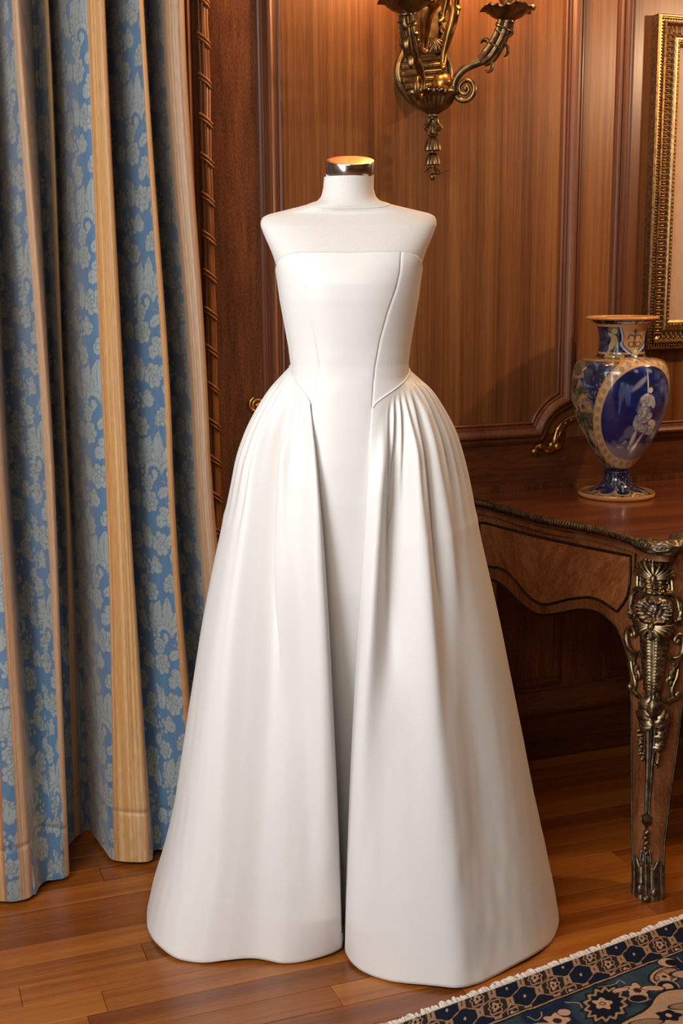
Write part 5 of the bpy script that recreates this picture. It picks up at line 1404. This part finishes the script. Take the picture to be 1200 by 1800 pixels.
# the two branches
M_CANDLE = plain('candle_sleeve', (.80, .70, .52), .5)
def flame_mat():
    m, nt, b = new_mat('lit_bulb'); b.inputs['Base Color'].default_value = (1, .8, .5, 1); b.inputs['Emission Color'].default_value = (1, .62, .28, 1); b.inputs['Emission Strength'].default_value = 12
    return m
M_BULB = flame_mat()
def branch(sgn):
    an = rad(40); D = (sgn * math.sin(an), math.cos(an))
    def B(r, z, side=0.0):
        r = np.asarray(r, float); side = np.asarray(side, float)
        return W(SU + D[0] * r + D[1] * side, .05 + D[1] * r - D[0] * side, z)
    th = np.linspace(rad(470), rad(-165), 70); rs = np.linspace(.004, .031, 70) 
    sp = np.stack([.100 + rs * np.cos(th), 1.871 + rs * np.sin(th)], -1)
    tail = catmull([tuple(sp[-1]), (.069, 1.884), (.079, 1.904), (.103, 1.922), (.146, 1.935), (.164, 1.944)], 50)[1:]
    path = np.concatenate([sp, tail]); n = len(path)
    m = MB(); m.tube(B(path[:, 0], path[:, 1]), np.interp(np.linspace(0, 1, n), [0, .12, .5, .75, 1], [.0045, .0040, .0070, .0098, .0115]), 10)
    m.ball(B(.100, 1.871), .0062, 10)
    arm = m.build('branch', M_BRONZE, sconce, 60)
    m = MB(); m.tube(B([.030, .055, .072], [1.868, 1.872, 1.874]), .010, 12); m.ball(B(.060, 1.872), .0125, 12); m.build('branch_socket', M_BRONZE, arm, 60)
    # leafy fluted sleeve
    q = catmull([(.144, 1.932), (.167, 1.950), (.186, 1.976), (.198, 2.000), (.206, 2.020)], 46)
    G = tube_grid(B(q[:, 0], q[:, 1]), np.interp(np.linspace(0, 1, 46), [0, .2, .5, .52, .8, 1], [.0150, .0200, .0185, .0190, .0180, .0190]), 40)
    cc_ = B(q[:, 0], q[:, 1]); k = 1 + .10 * np.cos(np.arange(40) * 2 * math.pi / 40 * 10)
    G[1:-1] = cc_[:, None] + (G[1:-1] - cc_[:, None]) * k[None, :, None]
    grid_obj('fluted_sleeve', G, M_BRONZE, arm, cv=True, smooth=60)
    def hook(p, rr=.006, name='leaf_curl'):
        h = catmull(p, 26); m = MB(); m.tube(B(h[:, 0], h[:, 1]), rr * np.interp(np.linspace(0, 1, 26), [0, .6, 1], [1.2, 1, .35]), 8, flat=.7); m.build(name, M_BRONZE, arm)
    hook([(.160, 1.945), (.164, 1.966), (.157, 1.981), (.145, 1.982), (.139, 1.975)], .0072)
    hook([(.158, 1.936), (.170, 1.926), (.170, 1.912), (.160, 1.906), (.155, 1.912)], .0062)
    hook([(.196, 1.990), (.214, 1.986), (.224, 1.994), (.226, 2.008)], .0052)
    hook([(.200, 1.972), (.212, 1.958), (.210, 1.944), (.202, 1.938)], .0055)
    hook([(.208, 2.012), (.224, 2.020), (.236, 2.034), (.245, 2.034)], .0050)
    hook([(.206, 2.008), (.192, 2.018), (.186, 2.032), (.178, 2.036)], .0050)
    for (z0, ph) in ((1.990, 0.0), (2.010, 1.6), (1.966, .8)):
        m = MB(); t = np.linspace(0, 2 * math.pi * .8, 30); rz = np.interp(z0 + .012 * np.sin(t * .5 + ph), q[:, 1], q[:, 0])
        m.tube(B(rz + .0200 * np.cos(t + ph), z0 + .014 * np.sin(t * .6 + ph), .0200 * np.sin(t + ph)), .0035 + .002 * np.sin(t), 7); m.build('leaf_collar', M_BRONZE, arm)
    # drip pan with ragged leaf rim
    c0 = B(.210, 0.0); pc = np.array([c0[0], c0[1], -.012])
    pr = [(.0, 2.026), (.015, 2.026), (.0175, 2.029), (.0165, 2.033), (.020, 2.036), (.034, 2.041), (.046, 2.050), (.052, 2.056), (.058, 2.061), (.064, 2.064), (.0665, 2.064), (.066, 2.067), (.060, 2.066), (.052, 2.062), (.040, 2.054), (.0, 2.052)]
    G = lathe(pc, pr, 108)
    aa_ = np.linspace(0, 2 * math.pi, 108, endpoint=False)[None]; w = sstep(.048, .066, np.array([p[0] for p in pr]))[:, None]
    rag = np.abs(np.sin(aa_ * 9)) ** .7
    G[..., :2] = pc[:2] + (G[..., :2] - pc[:2]) * (1 + (w * (.10 * rag - .06))[..., None]); G[..., 2] += -.006 * w * rag + .004 * w * np.cos(aa_ * 5)
    grid_obj('drip_pan', G, M_BRONZE, arm, cv=True, smooth=60)
    grid_obj('candle_cup', lathe(pc, [(.012, 2.054), (.016, 2.060), (.014, 2.068), (.022, 2.080), (.024, 2.096), (.021, 2.098), (.012, 2.096)], 28), M_BRONZE, arm, cv=True, smooth=50)
    grid_obj('candle_sleeve', lathe(pc, [(.0125, 2.094), (.0125, 2.185), (.010, 2.188), (.0, 2.188)], 22), M_CANDLE, arm, cv=True, smooth=50)
    grid_obj('bulb', lathe(pc, [(.0, 2.188), (.007, 2.190), (.0135, 2.206), (.0125, 2.222), (.006, 2.244), (.0, 2.256)], 20), M_BULB, arm, cv=True, smooth=60)
    point('sconce_light', (pc[0], pc[1], 2.265), 8.5, (1.0, .54, .21), .02)
branch(1); branch(-1)

def figure(name, nodes, edges, label=None):
    """one continuous body grown over a skeleton: node = (u, n, z, radius)"""
    P = np.concatenate([W(a, b, c)[None] for a, b, c, r in nodes]) - base_of(sconce)
    me = bpy.data.meshes.new(name); me.from_pydata(P.tolist(), edges, []); me.update(); me.materials.append(M_FIGBRONZE)
    o = bpy.data.objects.new(name, me); COL.objects.link(o); o.parent = sconce
    sk = o.modifiers.new('skin', 'SKIN'); sk.use_smooth_shade = True; sk.branch_smoothing = .6
    for i, v_ in enumerate(me.skin_vertices[0].data):
        v_.radius = (nodes[i][3], nodes[i][3]); v_.use_root = (i == 0)
    sb = o.modifiers.new('subdivision', 'SUBSURF'); sb.levels = 2; sb.render_levels = 2
    return o
figure('nude_figure', [
    (-.487, .082, 2.135, .032), (-.484, .080, 2.185, .027), (-.482, .082, 2.235, .036), (-.480, .084, 2.275, .016), (-.478, .088, 2.295, .018), (-.477, .092, 2.325, .026), (-.477, .092, 2.345, .016),
    (-.462, .088, 2.105, .026), (-.452, .106, 2.058, .0165), (-.464, .100, 2.010, .0145), (-.473, .088, 1.960, .0085), (-.475, .086, 1.930, .0085), (-.480, .104, 1.919, .0065),
    (-.514, .106, 2.082, .031), (-.538, .124, 2.060, .024), (-.536, .108, 2.022, .019), (-.530, .092, 1.985, .012), (-.527, .092, 1.962, .0085), (-.525, .108, 1.955, .006),
    (-.450, .084, 2.255, .013), (-.425, .086, 2.300, .0105), (-.420, .090, 2.350, .007), (-.516, .084, 2.250, .013), (-.540, .100, 2.200, .0105), (-.522, .128, 2.170, .007)],
    [(0, 1), (1, 2), (2, 3), (3, 4), (4, 5), (5, 6), (0, 7), (7, 8), (8, 9), (9, 10), (10, 11), (11, 12), (0, 13), (13, 14), (14, 15), (15, 16), (16, 17), (17, 18), (2, 19), (19, 20), (20, 21), (2, 22), (22, 23), (23, 24)])
figure('child_figure', [
    (-.498, .132, 2.140, .018), (-.500, .132, 2.175, .019), (-.501, .132, 2.200, .009), (-.501, .134, 2.222, .018), (-.501, .134, 2.236, .010),
    (-.488, .142, 2.112, .0125), (-.489, .140, 2.078, .0095), (-.493, .128, 2.046, .006), (-.494, .128, 2.034, .0058), (-.510, .138, 2.022, .0045),
    (-.478, .142, 2.120, .0125), (-.466, .146, 2.092, .0095), (-.462, .138, 2.062, .006), (-.458, .150, 2.052, .0045),
    (-.518, .134, 2.178, .008), (-.528, .140, 2.150, .006), (-.484, .134, 2.178, .008), (-.470, .140, 2.155, .006)],
    [(0, 1), (1, 2), (2, 3), (3, 4), (0, 5), (5, 6), (6, 7), (7, 8), (8, 9), (0, 10), (10, 11), (11, 12), (12, 13), (1, 14), (14, 15), (1, 16), (16, 17)])
# shell and drapery on the plate behind the figures
m = MB()
for k in range(9):
    a = rad(200 + 16 * k * 1.0); t = np.linspace(.1, 1, 12)
    m.tube(W(-.480 + .042 * t * math.cos(a), .026 + .012 * np.sin(t * 2.4), 2.008 + .036 * t * math.sin(a)), .0045 * (.5 + .7 * t), 7)
m.build('shell', M_BRONZE, sconce, 60)
